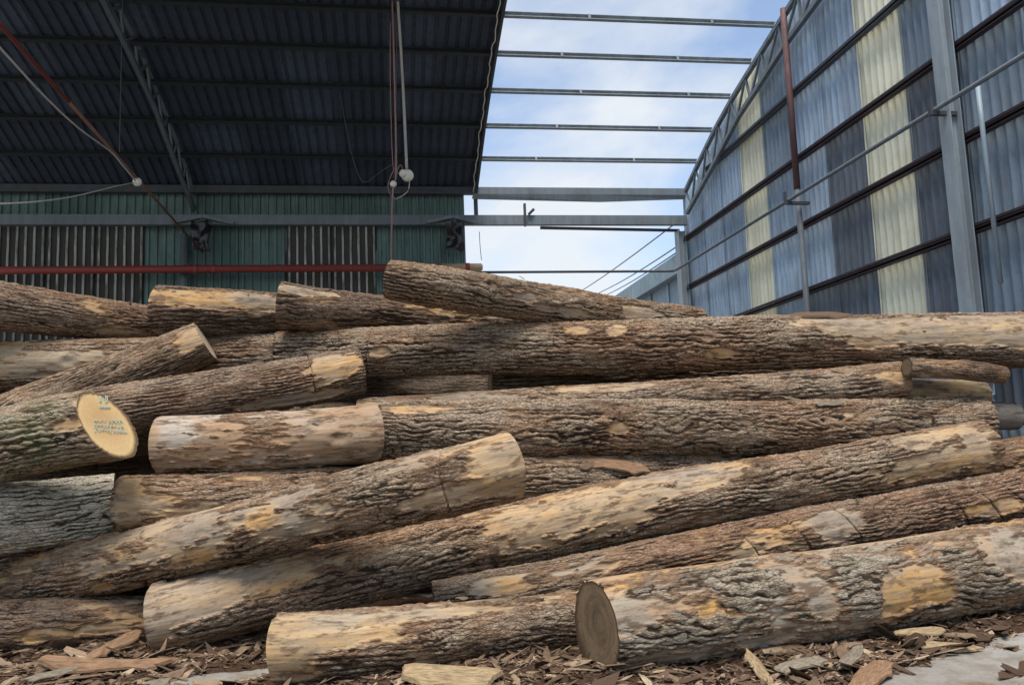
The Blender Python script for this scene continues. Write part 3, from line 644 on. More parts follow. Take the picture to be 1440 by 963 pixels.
def uv_of(L, x, y):
    d = pray(x, y); d = d/np.linalg.norm(d); a = L['a']; o = CAM-L['P0']
    dp = d-a*(d@a); op = o-a*(o@a); A_, B_, C_ = dp@dp, 2*dp@op, op@op-(0.5*(L['r0']+L['r1']))**2
    disc = max(B_*B_-4*A_*C_, 0); t = (-B_-math.sqrt(disc))/(2*A_); p = CAM+d*t-L['P0']
    u = p@a; q = p-a*u; return u, math.atan2(q@L['e2'], q@L['e1']), t, CAM+d*t
BUILT = {}
def make_log(key, label, seed, mat, bias=0.5, tb=0.020, cell=(0.34, 0.05), depth=1.0, tone=0.45, patches=(), kerfs=(), ends=('pale', 'pale'), bow=0.0, lump=0.05, swell=(0, 0), group='logs in the pile', warp=0.5, slant=(0.0, 0.0), slv=(0.0, 0.0), extra=None, du=0.020):
    (p0, p1, r0, r1) = extra if extra else LOGS[key]
    P0, P1 = np.array(p0, float), np.array(p1, float); Lg = np.linalg.norm(P1-P0); a = (P1-P0)/Lg
    tc = CAM-(P0+P1)/2; e1 = tc-a*(tc@a); e1 /= np.linalg.norm(e1); e2 = np.cross(a, e1)
    if e2[2] < 0: e2 = -e2
    L = dict(P0=P0, a=a, e1=e1, e2=e2, r0=r0, r1=r1, L=Lg)
    us = np.linspace(0, Lg, max(12, int(Lg/du)))
    ks = []
    for kf in kerfs:
        u, th, t, p = uv_of(L, kf[0], kf[1]); ks.append((u, kf[2] if len(kf) > 2 else 0.0, kf[3] if len(kf) > 3 else 1.0, th)); us = np.concatenate([us, u+np.array([-.022, -.008, -.006, .006, .008, .022])])
    us = np.unique(np.clip(us, 0, Lg)); us = us[np.concatenate([[True], np.diff(us) > 0.0015])]; us[-1] = Lg
    R = (r0+r1)/2
    nf = int(np.clip(2*np.pi*R*0.62/0.0078, 40, 165)); nb_ = 34
    th = np.concatenate([np.linspace(-1.75, 2.15, nf, endpoint=False), np.linspace(2.15, 2*np.pi-1.75, nb_, endpoint=False)])
    U, TH = np.meshgrid(us, th, indexing='ij'); t = U/Lg
    u_len = U.copy()
    for (u0, sl, dp_, th0) in ks:
        if sl: U = U+sl*np.sin(TH-th0)*R*np.exp(-((U-u0)/0.16)**2)
    U = U+slant[0]*np.cos(TH)*R*np.exp(-u_len/0.25)+slant[1]*np.cos(TH)*R*np.exp(-(Lg-u_len)/0.25)+slv[0]*np.sin(TH)*R*np.exp(-u_len/0.25)+slv[1]*np.sin(TH)*R*np.exp(-(Lg-u_len)/0.25)
    cx, cy_ = np.cos(TH)*R, np.sin(TH)*R; so = seed*7.31
    # slow shape
    rad = (r0+(r1-r0)*t)*(1+lump*fbm(U*0.9+so, cx*2.0, cy_*2.0, seed, 3))
    rad = rad*(1+swell[0]*np.exp(-U/0.35)+swell[1]*np.exp(-(Lg-U)/0.35))
    for k in range(3):   # knots and swellings
        r_ = np.random.default_rng(seed*10+k); ku, kt = r_.uniform(0.1, 0.9)*Lg, r_.uniform(-0.8, 1.2)
        dd = np.hypot((U-ku)/0.16, (np.angle(np.exp(1j*(TH-kt))))*R/0.10); rad = rad+0.022*np.exp(-dd**2)-0.03*np.exp(-(dd*2.6)**2)
    # bark or bare wood
    msk = bias+0.85*fbm(U*0.75+so, cx*2.6, cy_*2.6, seed+3, 4, 0.55)+0.36*fbm(U*5+so, cx*16, cy_*16, seed+5, 4, 0.65)
    tn = tone+0.8*fbm(U*0.8-so, cx*2.2+5, cy_*2.2, seed+9, 3)
    jag = 0.35*fbm(U*4.5+so, cx*15, cy_*15, seed+31, 4, 0.6)+0.2*fbm(U*1.5+so, cx*4, cy_*4, seed+33, 2)
    for pt in patches:
        kind, x, y, rx, ry, val = pt; u0, t0, dist, _ = uv_of(L, x, y)
        su = rx*dist/F_PX/max(0.35, abs(a @ RIGHT)); st_ = ry*dist/F_PX
        dd = np.hypot((U-u0)/su, np.angle(np.exp(1j*(TH-t0)))*R/st_)+jag
        w = sstep(1.15, 0.8, dd)
        if kind == 'w': msk = msk*(1-w)-val*w
        elif kind == 'b': msk = msk*(1-w)+val*w
        else: w = sstep(1.55, 0.35, dd); tn = tn*(1-w)+val*w
    mask = sstep(-0.05, 0.07, msk)
    # furrowed plates
    nv = max(4, int(round(2*np.pi*R/(cell[1]*0.84)))); V_ = TH/(2*np.pi)*nv
    nv2 = max(4, int(round(nv*0.66)))
    v1 = V_+warp*(1.9*noise3(U*1.1+so, cx*3.5, cy_*3.5, seed+12)+1.0*noise3(U*4.0+so, cx*8, cy_*8, seed+13))
    v2 = TH/(2*np.pi)*nv2+warp*(3.4*noise3(U*1.5-so, cx*3.5, cy_*3.5, seed+14)+1.2*noise3(U*4.6-so, cx*8, cy_*8, seed+19))
    jt = 0.32*noise3(U*13+so, cx*20, cy_*20, seed+48)+0.2*noise3(U*26+so, cx*40, cy_*40, seed+49); v1 = v1+jt; v2 = v2+0.8*jt
    d1 = np.abs(v1-np.round(v1))*2; d2 = np.abs(v2-np.round(v2))*2
    a1 = sstep(-0.42, 0.12, noise3(U*2.6+so, cx*7, cy_*7, seed+41)); a2 = sstep(-0.25, 0.25, noise3(U*2.6-so, cx*7, cy_*7, seed+42))
    wid = 0.44+0.28*noise3(U*6+so, cx*14, cy_*14, seed+45)
    e, val = voro(U/cell[0]*2.4+0.5*noise3(U*7, cx*9, cy_*9, seed+46)+so, V_+0.6*noise3(U*5, cx*9, cy_*9, seed+47), nv, seed)
    crk = np.maximum(np.maximum((1-sstep(0.05, wid+0.12, d1))*a1, (1-sstep(0.05, wid+0.05, d2))*a2*0.9), (1-sstep(0.0, 0.15, e))*0.85*sstep(-0.3, 0.2, noise3(U*2+so, cx*5, cy_*5, seed+50)))
    plate = np.clip(1-crk, 0, 1)*(0.86+0.14*val)
    fine = fbm(U*11+so, cx*30, cy_*30, seed+15, 3, 0.6)
    worn = sstep(-0.35, 0.35, noise3(U*1.3+so, cx*4, cy_*4, seed+21))   # places where the bark is rubbed smooth
    dpt = depth*(0.45+0.55*worn)
    bark_h = tb*(1-dpt*(1-plate)*1.15)+0.007*fine
    wood_h = 0.0035*fbm(U*1.5+so, cx*26, cy_*26, seed+16, 3)-0.006*sstep(0.2, 0.5, noise3(U*2.5+so, cx*8, cy_*8, seed+18))
    rad = rad-tb+mask*bark_h+(1-mask)*wood_h
    for (u0, sl, dp_, th0) in ks: rad = rad-0.05*dp_*sstep(0.0078, 0.0058, np.abs(u_len-u0))*sstep(1.5, 1.1, np.abs(np.angle(np.exp(1j*(TH-th0)))))
    cham = np.minimum(U*0+u_len, Lg-u_len); rad = rad-0.004*(1-sstep(0, 0.012, cham))
    bowv = (bow+0.02*math.sin(seed*2.3))*np.sin(np.pi*t)+0.022*noise3(u_len*0.6+so, U*0, U*0, seed+2)
    cen = P0+a*U[..., None]+e2*bowv[..., None]
    pos = cen+rad[..., None]*(np.cos(TH)[..., None]*e1+np.sin(TH)[..., None]*e2)
    nu, nth = U.shape; base = P0.copy()
    Vv = (pos-base).reshape(-1, 3); idx = np.arange(nu*nth).reshape(nu, nth); idn = np.roll(idx, -1, 1)
    flip = np.dot(np.cross(e1, e2), a) > 0
    Q = np.stack([idx[:-1], idn[:-1], idn[1:], idx[1:]], -1).reshape(-1, 4)
    if not flip: Q = Q[:, ::-1]
    me = np_mesh('log', Vv, Q, True)
    bk = me.attributes.new('bk', 'FLOAT_VECTOR', 'POINT'); bk.data.foreach_set('vector', np.stack([mask, plate, np.clip(tn, 0, 1)], -1).astype(np.float32).ravel())
    lc = me.attributes.new('lc', 'FLOAT_VECTOR', 'POINT'); lc.data.foreach_set('vector', np.stack([U+so, cx, cy_], -1).astype(np.float32).ravel())
    ms = me.attributes.new('ms', 'FLOAT', 'POINT'); ms.data.foreach_set('value', np.clip(msk, -1, 1).astype(np.float32).ravel())
    ob = link('log', me, mat); ob.location = tuple(base); tag(ob, label, 'log', group)
    L['obj'] = ob; L['caps'] = []
    for side, ek in ((0, ends[0]), (-1, ends[1])):
        if not ek: continue
        rim = pos[side]-base; c = rim.mean(0); nr = 9; kk = np.hanning(41); kk /= kk.sum(); srim = np.stack([np.convolve(np.concatenate([rim[-20:, q], rim[:, q], rim[:20, q]]), kk, 'valid') for q in range(3)], 1); VV = [c[None]]; sgn = -1 if side == 0 else 1
        loc = [np.zeros((1, 3))]
        for k in range(1, nr+1):
            s = k/nr; ring = c+(srim+(rim-srim)*(1 if k == nr else 0)-c)*s
            ring = ring+a*sgn*(0.0015*noise3(ring[:, 0]*9, ring[:, 1]*9, ring[:, 2]*9, seed)*(1 if k < nr else 0))[:, None]; VV.append(ring)
            loc.append(np.stack([np.full(nth, s), ((ring-c)@e1), ((ring-c)@e2)], 1))
        VV = np.concatenate(VV); loc = np.concatenate(loc)
        tri = np.stack([np.zeros(nth, int), 1+np.arange(nth), 1+(np.arange(nth)+1) % nth], 1); qs = []
        for k in range(nr-1):
            i0 = 1+k*nth+np.arange(nth); i1 = 1+k*nth+(np.arange(nth)+1) % nth; qs.append(np.stack([i0, i0+nth, i1+nth, i1], 1))
        qs = np.concatenate(qs)
        cm = np_mesh('cut_end', VV, qs, True, tri); at_ = cm.attributes.new('lc', 'FLOAT_VECTOR', 'POINT'); at_.data.foreach_set('vector', loc.astype(np.float32).ravel())
        co = link('cut_end', cm, CUT[ek], ob); L['caps'].append((co, c, sgn))
    BUILT[key] = L; return L

B_GREY = log_mat('bark_grey_brown'); B_DARK = log_mat('bark_dark_brown', (0.165, 0.132, 0.10), (0.135, 0.088, 0.058), (0.17, 0.09, 0.052), (0.024, 0.015, 0.011), stain=0.7)
B_WARM = log_mat('bark_warm_brown', (0.24, 0.185, 0.132), (0.22, 0.138, 0.085), (0.25, 0.135, 0.075)); B_RED = log_mat('bark_red_brown', (0.22, 0.165, 0.118), (0.205, 0.118, 0.07), (0.215, 0.10, 0.054))
B_FROST = log_mat('bark_frosted_grey', (0.42, 0.38, 0.305), (0.30, 0.235, 0.175), (0.19, 0.10, 0.07), frost=0.75); B_MOSS = log_mat('bark_mossy', moss=0.4, frost=0.25)
B_PALE = log_mat('wood_pale_peeled', wood=((0.33, 0.275, 0.205), (0.44, 0.32, 0.185), (0.46, 0.285, 0.13)), stain=0.45)
B_MOTT = log_mat('wood_mottled', (0.235, 0.195, 0.145), (0.18, 0.122, 0.078), (0.22, 0.125, 0.065), wood=((0.29, 0.255, 0.205), (0.37, 0.255, 0.16), (0.46, 0.265, 0.085)), frost=0.3, stain=0.45)
B_SMOOTH = log_mat('wood_smooth_pinkish', wood=((0.38, 0.345, 0.30), (0.35, 0.24, 0.15), (0.31, 0.20, 0.12)), stain=0.35)

make_log('front', 'thick mottled log at front right with a dark cut face at its left end', 1, B_MOTT, 0.08, 0.019, (0.16, 0.06), 0.8, 0.3,
         [('w', 1120, 772, 330, 26, .6), ('w', 880, 850, 50, 40, .5), ('w', 1090, 812, 60, 20, .5), ('w', 1262, 832, 26, 24, .6), ('w', 1300, 808, 30, 12, .6), ('w', 1325, 835, 16, 16, .5), ('t', 1285, 826, 66, 34, 1.0), ('t', 1240, 795, 30, 18, 0.0), ('b', 1215, 830, 30, 34, .5), ('b', 1350, 790, 26, 16, .5), ('w', 1160, 840, 24, 30, .4), ('b', 900, 830, 26, 10, .4), ('w', 1012, 868, 26, 24, .6), ('t', 1012, 868, 32, 28, 1.0),
          ('t', 1110, 842, 60, 40, 0.0), ('t', 1210, 790, 40, 26, 0.0), ('b', 1055, 825, 55, 30, .5), ('b', 1385, 815, 45, 30, .5), ('b', 960, 900, 120, 22, .5), ('t', 1330, 775, 90, 26, .55), ('w', 1430, 775, 40, 30, .5), ('t', 1440, 775, 40, 30, 0.05)],
         ends=('old', 'old'), lump=0.05, warp=0.8, slant=(0.07, 0))
make_log('lowmid', 'tan log low at front centre, in front of the long pale log', 2, B_PALE, 0.08, 0.017, (0.2, 0.05), 0.7, 0.45,
         [('w', 430, 905, 60, 50, .6), ('t', 430, 920, 60, 45, .7), ('b', 520, 930, 60, 30, .5), ('b', 700, 880, 110, 40, .45), ('w', 560, 862, 150, 12, .5), ('t', 470, 868, 40, 14, 0.05)], ends=('pale', 'pale'), lump=0.05, slant=(-0.5, 0))
make_log('notched', 'bark covered log with slanted saw cuts, behind the thick mottled front log', 3, B_RED, 0.55, 0.018, (0.16, 0.048), 0.9, 0.35,
         [('w', 1180, 735, 34, 26, .5), ('t', 1180, 735, 40, 28, 0.0), ('w', 700, 820, 45, 20, .5), ('t', 705, 820, 45, 20, .95), ('t', 650, 830, 50, 25, 0.0), ('t', 790, 790, 60, 20, 0.0), ('w', 1400, 715, 40, 10, .4)],
         kerfs=[(1045, 752, -.5), (1118, 742, -.5), (1185, 724, -.5), (1325, 694, -.5), (1368, 688, -.45), (1402, 680, -.5), (1432, 676, -.4)], ends=('old', 'old'), warp=0.6)
make_log('longpale', 'long log sloping up right with big peeled pale patches, below the cut log', 4, B_GREY, 0.42, 0.022, (0.36, 0.055), 1.0, 0.4,
         [('w', 235, 868, 70, 60, .6), ('w', 350, 820, 110, 26, .6), ('w', 820, 730, 150, 40, .7), ('w', 1010, 690, 60, 34, .7), ('w', 940, 680, 70, 20, .5), ('t', 850, 735, 190, 40, .5), ('b', 450, 860, 160, 30, .7), ('b', 600, 790, 90, 34, .6), ('b', 1000, 715, 70, 16, .7),
          ('b', 1180, 660, 120, 30, .6), ('w', 1290, 620, 28, 15, .6), ('w', 1330, 655, 80, 16, .6), ('w', 1378, 625, 16, 40, .5), ('t', 1330, 655, 80, 20, .6), ('t', 1080, 650, 100, 20, .7), ('w', 1150, 612, 150, 9, .4)],
         ends=('pale', 'pale'), bow=0.075, warp=0.55)
make_log('ridge', 'brown log crossing at left, its sawn right end above the centre of pile', 5, B_WARM, 0.26, 0.020, (0.18, 0.065), 0.9, 0.45,
         [('w', 650, 690, 90, 16, .6), ('w', 660, 612, 60, 16, .6), ('w', 700, 650, 40, 50, .4), ('t', 640, 650, 90, 40, .6), ('w', 370, 728, 20, 18, .5), ('t', 370, 728, 24, 20, 1.0), ('w', 265, 785, 40, 12, .5), ('t', 265, 785, 45, 14, 1.0), ('w', 140, 825, 14, 8, .5), ('t', 80, 795, 60, 20, .05)],
         kerfs=[(612, 660, 0, .5)], ends=('old', 'pale'), warp=0.8, lump=0.07, slant=(0, 0.6))
make_log('shade', 'dark log lying in shade low at the left edge', 6, B_DARK, 0.5, 0.02, depth=.9, patches=[('w', 60, 895, 40, 8, .6), ('w', 140, 888, 28, 6, .6), ('t', 140, 888, 30, 8, .9)], ends=('old', 'old'))
make_log('greybark', 'thick log with frosted grey bark at the left edge below the blue marked log', 7, B_FROST, 0.8, 0.022, (0.3, 0.05), 1.0, 0.15, [('t', 60, 770, 120, 22, 1.0)], ends=('old', 'old'), warp=0.7)
make_log('pinkleft', 'short pinkish log with clean left end, right of the frosted grey log', 8, B_WARM, 0.25, 0.017, (0.25, 0.06), 0.7, 0.65, [('w', 178, 710, 16, 50, .5), ('w', 290, 715, 40, 14, .5), ('b', 350, 690, 60, 14, .5)], ends=('pale', 'old'))
make_log('behind', 'grey log mostly hidden behind the sawn end of the brown crossing log', 9, B_GREY, 0.5, 0.02, (0.2, 0.055), 1.0, 0.35, [], ends=('old', 'old'))
make_log('smooth', 'smooth peeled pinkish log with white stains in the middle left of pile', 10, B_SMOOTH, -0.38, 0.015, (0.2, 0.05), 0.6, 0.5,
         [('t', 400, 650, 100, 16, 0.0), ('t', 250, 600, 24, 20, 0.0), ('b', 270, 660, 40, 9, .5), ('t', 480, 590, 60, 20, .8), ('b', 390, 640, 20, 6, .4)], ends=('pale', 'old'), lump=0.045, slant=(0, 0.45))
make_log('furrow', 'long deeply furrowed bark log across the middle, right of smooth peeled log', 11, B_GREY, 0.75, 0.026, (0.36, 0.055), 1.1, 0.25,
         [('w', 590, 572, 50, 10, .6), ('t', 590, 574, 60, 12, .85), ('w', 870, 600, 16, 9, .5), ('t', 870, 605, 40, 26, .95), ('w', 1195, 578, 9, 4, .6), ('t', 660, 585, 60, 16, 0.0), ('t', 640, 625, 100, 20, .1)], ends=('old', 'pale'), bow=-0.02, warp=0.8)
make_log('palepeek', 'peeled pale log whose top peeks over the furrowed log at right', 12, B_PALE, -0.9, 0.008, tone=.5, ends=('pale', 'pale'))
make_log('midback', 'slimmer log under the long top log, pale at left and dark at right', 13, B_GREY, 0.3, 0.016, (0.3, 0.05), 0.9, 0.4,
         [('w', 640, 565, 120, 14, .6), ('w', 850, 540, 80, 12, .6), ('t', 600, 568, 60, 12, .85), ('b', 1000, 545, 90, 26, .4), ('w', 1010, 525, 90, 9, .3)], ends=('old', 'old'))
make_log('thin', 'thin round log poking out under the long top log at right', 14, B_DARK, 0.2, 0.006, (0.12, 0.03), 0.6, 0.6, ends=('old', 'old'), lump=0.03)
make_log('greyend', 'weathered grey log end sticking out at right beside gable wall', 15, log_mat('wood_grey_weathered', (0.17, 0.17, 0.165), (0.13, 0.125, 0.12), wood=((0.19, 0.19, 0.185), (0.23, 0.215, 0.19), (0.25, 0.215, 0.16)), stain=.6), -0.5, 0.006, tone=.3, ends=('grey', 'grey'))
make_log('redend', 'reddish bark log at the right edge behind the long pale log', 16, B_RED, 0.7, 0.018, (0.2, 0.05), 1.0, 0.8, ends=('old', 'old'))
make_log('face', 'mossy log at left with a bright sawn face marked in blue', 17, B_MOSS, 0.7, 0.024, (0.28, 0.05), 1.0, 0.3, [('w', 92, 598, 20, 10, .6), ('t', 92, 602, 26, 14, 1.0), ('t', 60, 640, 140, 30, .5), ('w', 118, 560, 14, 14, .4)], ends=('old', 'fresh'), warp=0.6, slant=(0, -0.12), slv=(0, -0.38))
make_log('orange', 'orange brown bark log with cut right end beside the blue marked face', 18, B_RED, 0.65, 0.016, (0.4, 0.036), 0.85, 0.6,
         [('w', 470, 510, 36, 24, .5), ('t', 480, 515, 50, 30, .8), ('t', 330, 515, 160, 16, .1), ('w', 420, 560, 60, 8, .2)], kerfs=[(437, 512, 0, .7)], ends=('old', 'old'), warp=0.28)
make_log('tiltup', 'tilted log above blue marked face with a pale grey cut end', 19, B_WARM, 0.75, 0.015, (0.4, 0.034), 0.85, 0.4, [('w', 265, 470, 20, 20, .2)], ends=('old', 'pale'), slant=(0, -0.1), slv=(0, -0.1))
make_log('palecollin', 'pale peeled log lying behind the tilted log at the left edge', 20, B_PALE, 0.3, 0.016, (0.22, 0.05), 0.9, 0.35, [('w', 40, 505, 95, 26, .7), ('b', 130, 488, 70, 7, .6), ('b', 60, 545, 120, 10, .6), ('b', 330, 490, 90, 30, .6)], ends=('pale', 'old'))
make_log('longtop', 'longest furrowed log across the top of pile, peeled pale at right', 21, B_GREY, 0.75, 0.026, (0.30, 0.052), 1.1, 0.3,
         [('w', 1230, 455, 110, 20, .7), ('w', 1400, 465, 130, 34, .7), ('w', 1225, 485, 36, 10, .6), ('t', 1225, 485, 40, 12, .7), ('b', 1330, 498, 110, 10, .6), ('t', 1330, 460, 130, 26, .25), ('w', 867, 465, 14, 11, .7), ('t', 867, 465, 16, 12, .5), ('w', 812, 465, 18, 9, .5), ('t', 812, 465, 24, 12, .9),
          ('w', 535, 497, 16, 7, .5), ('t', 535, 497, 20, 12, .7), ('w', 1010, 502, 20, 8, .5), ('t', 1005, 492, 30, 14, .9), ('t', 700, 480, 60, 20, 0.0)], kerfs=[(518, 478, 0.1, 1.0)], ends=('old', 'pale'), bow=0.05, warp=0.36)
make_log('topleft', 'dark bark log sloping down right at the top left edge', 22, B_RED, 0.75, 0.020, (0.22, 0.042), 1.0, 0.45, [('w', 180, 470, 24, 10, .4), ('t', 110, 420, 60, 14, .8), ('t', 40, 450, 90, 24, .1)], ends=('old', 'old'), warp=0.7)
make_log('yellow', 'short log with a peeled yellow top, on the pile below red pipe', 23, B_DARK, 0.25, 0.016, (0.26, 0.05), 1.0, 0.5, [('w', 290, 418, 80, 18, .8), ('t', 280, 425, 70, 16, .95), ('w', 370, 425, 40, 14, .7), ('t', 365, 420, 36, 12, 0.0), ('b', 330, 455, 100, 14, .8)], ends=('old', 'old'), swell=(0.05, 0), slant=(-0.6, 0))
make_log('brokentop', 'brown log with ragged pale left end right of the yellow topped log', 24, B_DARK, 0.5, 0.018, (0.24, 0.05), 0.9, 0.5, [('w', 425, 410, 36, 10, .6), ('t', 425, 410, 40, 12, .3)], ends=('old', 'old'), swell=(0.12, 0), slant=(-0.6, 0))
make_log('top', 'topmost bark log against the sky, sloping down to the right', 25, B_WARM, 0.45, 0.024, (0.26, 0.055), 1.0, 0.35, [('b', 620, 400, 90, 40, .4), ('w', 700, 385, 60, 7, .4), ('t', 620, 425, 60, 16, .9), ('w', 800, 435, 40, 6, .4), ('w', 905, 435, 30, 12, .6)], ends=('pale', 'old'), bow=-0.04, swell=(-0.16, 0), lump=0.06, slant=(-0.45, 0))

INNER = [((-4, 7.6, 1.0), (0.9, 7.9, 0.9)), ((0.5, 7.2, 0.8), (5.3, 7.5, 0.7)), ((0.5, 7.4, 1.3), (4.6, 7.7, 1.2)), ((-4, 8.1, 1.7), (0.9, 8.4, 1.6)), ((1.2, 7.9, 1.7), (4.7, 7.9, 1.77)), ((-4, 8.6, 2.0), (1.6, 8.95, 1.93)), ((1.0, 8.42, 2.14), (4.4, 8.4, 2.1)), ((-4, 8.0, 0.6), (0.9, 8.3, 0.5)), ((-4, 8.55, 0.3), (1.0, 8.85, 0.28)), ((-4, 8.72, 1.3), (1.0, 8.95, 1.2))]
INLAB = ['behind the frosted grey log', 'low behind the log with saw cuts', 'behind the furrowed log at right', 'behind the smooth peeled log', 'behind the slimmer log at right', 'in the gap under the left half of longest log', 'in the gap under the right half of longest log', 'low behind the brown crossing log', 'on the ground at the back, behind brown crossing log', 'in the dark gap under the blue marked log']
for k, (a_, b_) in enumerate(INNER):
    make_log('inner%d' % k, 'dark inner log '+INLAB[k], 60+k, B_DARK, 0.7, 0.02, ends=('old', 'old'), group='inner logs of the pile', extra=(a_, b_, 0.262, 0.262), du=0.045)

# ------------------------------------------------------------------ blue crayon marks on the bright sawn face
Lf = BUILT['face']; co, cc, sg = Lf['caps'][1]
# cut plane: fit a frame to the face
fv = np.array([v.co[:] for v in co.data.vertices]); n_ = np.linalg.svd(fv-fv.mean(0))[2][2]
if n_ @ (CAM-Lf['P0']) < 0: n_ = -n_
mk = MB(); fc0 = fv.mean(0)+Lf['P0']
def face_pt(x, y):
    d = pray(x, y); t = ((fc0-CAM)@n_)/(d@n_); return CAM+d*t+n_*0.006-Lf['P0']
def stroke(pts, w=1.1):
    pts = [(x+2.0, y+3.0) for x, y in pts]
    P = [face_pt(*p) for p in pts]
    for p, q in zip(P[:-1], P[1:]): mk.bar(p, q, 0.0015, w*7.5/F_PX, np.cross(n_, q-p))
for s in [[(137, 554), (137.5, 563)], [(139, 554), (139, 562)], [(146, 553), (146, 564)], [(148, 554), (148.5, 563)], [(144, 559), (147, 560)]]: stroke(s, 1.3)
mk.build('crayon_mark', M['paint'], co); mk = MB()
for k in range(5): x = 137+k*3.2; stroke([(x, 567), (x+0.8, 571.5), (x+2.2, 568)], 0.9)
mk.build('crayon_mark', M['paint'], co)
r_ = random.Random(4)
for row, (xa, xb2, yy, sl) in enumerate([(130, 166, 588.5, 0.02), (130, 172, 594.5, 0.08), (131, 176, 600.5, 0.10)]):
    x = xa; mk = MB()
    while x < xb2:
        y = yy+(x-xa)*sl; h = r_.uniform(1.6, 4.6); w = r_.uniform(2.2, 5.0)
        stroke([(x, y+h), (x+w*0.3, y-h*0.7), (x+w, y+h*0.6)][:r_.choice([2, 3])], 0.8)
        if r_.random() < 0.55: stroke([(x-0.5, y), (x+w, y+0.5)], 0.8)
        x += w+r_.uniform(0.6, 1.8)
    mk.build('crayon_mark', M['paint'], co)

# ------------------------------------------------------------------ litter and bark scraps
def chip_mat(name, use_obj):
    m = NT(name, 0.9, 0.1); v = m.coord('Object')
    if use_obj: f = m.n('ShaderNodeObjectInfo').outputs['Random']
    else: f = m.n('ShaderNodeSeparateXYZ'); m.l(m.attr('cc'), f.inputs[0]); f = f.outputs[0]
    c = m.ramp(f, [(0.0, (0.045, 0.027, 0.018)), (0.25, (0.10, 0.066, 0.045)), (0.5, (0.16, 0.108, 0.072)), (0.72, (0.25, 0.182, 0.125)), (0.9, (0.36, 0.27, 0.18)), (1.0, (0.46, 0.37, 0.25))])
    n = m.noise(m.mapv(v, (1, 7, 7)) if use_obj else v, 22, 5, 0.65); c = m.mix(m.ramp(n, [(0.4, 0.0), (0.7, 0.65)]), c, (0.07, 0.045, 0.03))
    m.bump(n, 0.6, 0.006); return m.col(c)
CH_O, CH_S = chip_mat('bark_scrap', True), chip_mat('bark_litter', False)
def bed_mat():
    m = NT('litter_soil', 0.95, 0.08); v = m.coord('Object'); a = m.noise(v, 5, 6, 0.7); b = m.noise(v, 45, 5, 0.7)
    c = m.ramp(b, [(0.3, (0.024, 0.015, 0.010)), (0.55, (0.070, 0.041, 0.026)), (0.75, (0.14, 0.085, 0.052))]); c = m.mix(m.ramp(a, [(0.4, 0.0), (0.7, 0.5)]), c, (0.045, 0.032, 0.024))
    m.bump(b, 1.0, 0.02); return m.col(c)
BARE = [onZ(1400, 925, 0), onZ(1330, 948, 0), onZ(1460, 900, 0), onZ(1290, 965, 0), onZ(330, 952, 0)]
def bed_h(X, Y):
    h = 0.035+0.05*fbm(X*1.6, Y*1.6, X*0+2.0, 51, 4)+0.03*fbm(X*7, Y*7, X*0, 52, 3)
    h = h+0.06*np.exp(-((Y-5.0-0.18*(X-1))/0.5)**2)*sstep(-3.5, -1, X)*0.4
    for k, q in enumerate(BARE): h = h-0.14*np.exp(-(((X-q[0])-0.0*(Y-q[1]))/(0.34))**2-((Y-q[1])/(0.17))**2)
    return h-0.10*sstep(7.6, 8.8, Y)-0.10*sstep(3.9, 3.3, Y)-0.12*sstep(6.2, 7.0, np.abs(X-0.5))
gx = np.linspace(-6.2, 7.0, 330); gy = np.linspace(3.2, 9.0, 200); GX, GY = np.meshgrid(gx, gy); GZ = bed_h(GX, GY)
idx = np.arange(GX.size).reshape(GX.shape); Q = np.stack([idx[:-1, :-1], idx[:-1, 1:], idx[1:, 1:], idx[1:, :-1]], -1).reshape(-1, 4)
ob = link('litter_bed', np_mesh('litter_bed', np.stack([GX, GY, GZ], -1).reshape(-1, 3), Q, True), bed_mat()); tag(ob, 'trampled layer of brown bark crumbs and dirt under the pile', 'litter', kind='stuff')
N = 42000; r2 = np.random.default_rng(3)
X = r2.uniform(-4.2, 6.0, N); Y = 4.0+3.2*r2.random(N)**1.2; ok = bed_h(X, Y) > r2.uniform(-0.03, 0.012, N); X, Y = X[ok], Y[ok]; N = len(X); Zc = np.maximum(bed_h(X, Y), 0)+r2.uniform(0, 0.018, N)
ln = 0.011*np.exp(r2.normal(0.55, 0.75, N)); wd = ln*r2.uniform(0.08, 0.42, N); tk = np.minimum(wd*0.4, 0.008); yaw = r2.normal(0.15, 0.9, N); pt = r2.normal(0, 0.28, N); rl_ = r2.normal(0, 0.4, N)
base = np.array([(-1, -.5, 0), (-.2, -1, 0), (.9, -.35, 0), (1, .45, 0), (.1, 1, 0), (-.85, .6, 0)]); nb6 = 6
vb_ = np.concatenate([base+(0, 0, -.5), base+(0, 0, .5)])*(1+0.0)
P = vb_[None]*np.stack([ln, wd, tk], 1)[:, None]*(1+0.25*r2.normal(size=(N, 12, 1)).clip(-1.5, 1.5)*np.array([1, 1, 0.2]))
def rot(P, ax, an):
    c, s = np.cos(an)[:, None], np.sin(an)[:, None]; i, j = [(1, 2), (0, 2), (0, 1)][ax]; A_, B_ = P[..., i].copy(), P[..., j].copy(); P[..., i] = A_*c-B_*s; P[..., j] = A_*s+B_*c
rot(P, 0, rl_); rot(P, 1, pt); rot(P, 2, yaw); P = P+np.stack([X, Y, Zc], 1)[:, None]
o12 = (np.arange(N)*12)[:, None, None]
Qs = (np.array([[i, (i+1) % 6, 6+(i+1) % 6, 6+i] for i in range(6)]+[[6, 7, 8, 9], [6, 9, 10, 11]])[None]+o12).reshape(-1, 4)
me = np_mesh('bark_litter', P.reshape(-1, 3), Qs, False); at_ = me.attributes.new('cc', 'FLOAT_VECTOR', 'POINT')
cv = np.clip(r2.beta(1.3, 1.7, N)*1.0, 0, 1); at_.data.foreach_set('vector', np.repeat(np.stack([cv, cv, cv], 1), 12, 0).astype(np.float32).ravel())
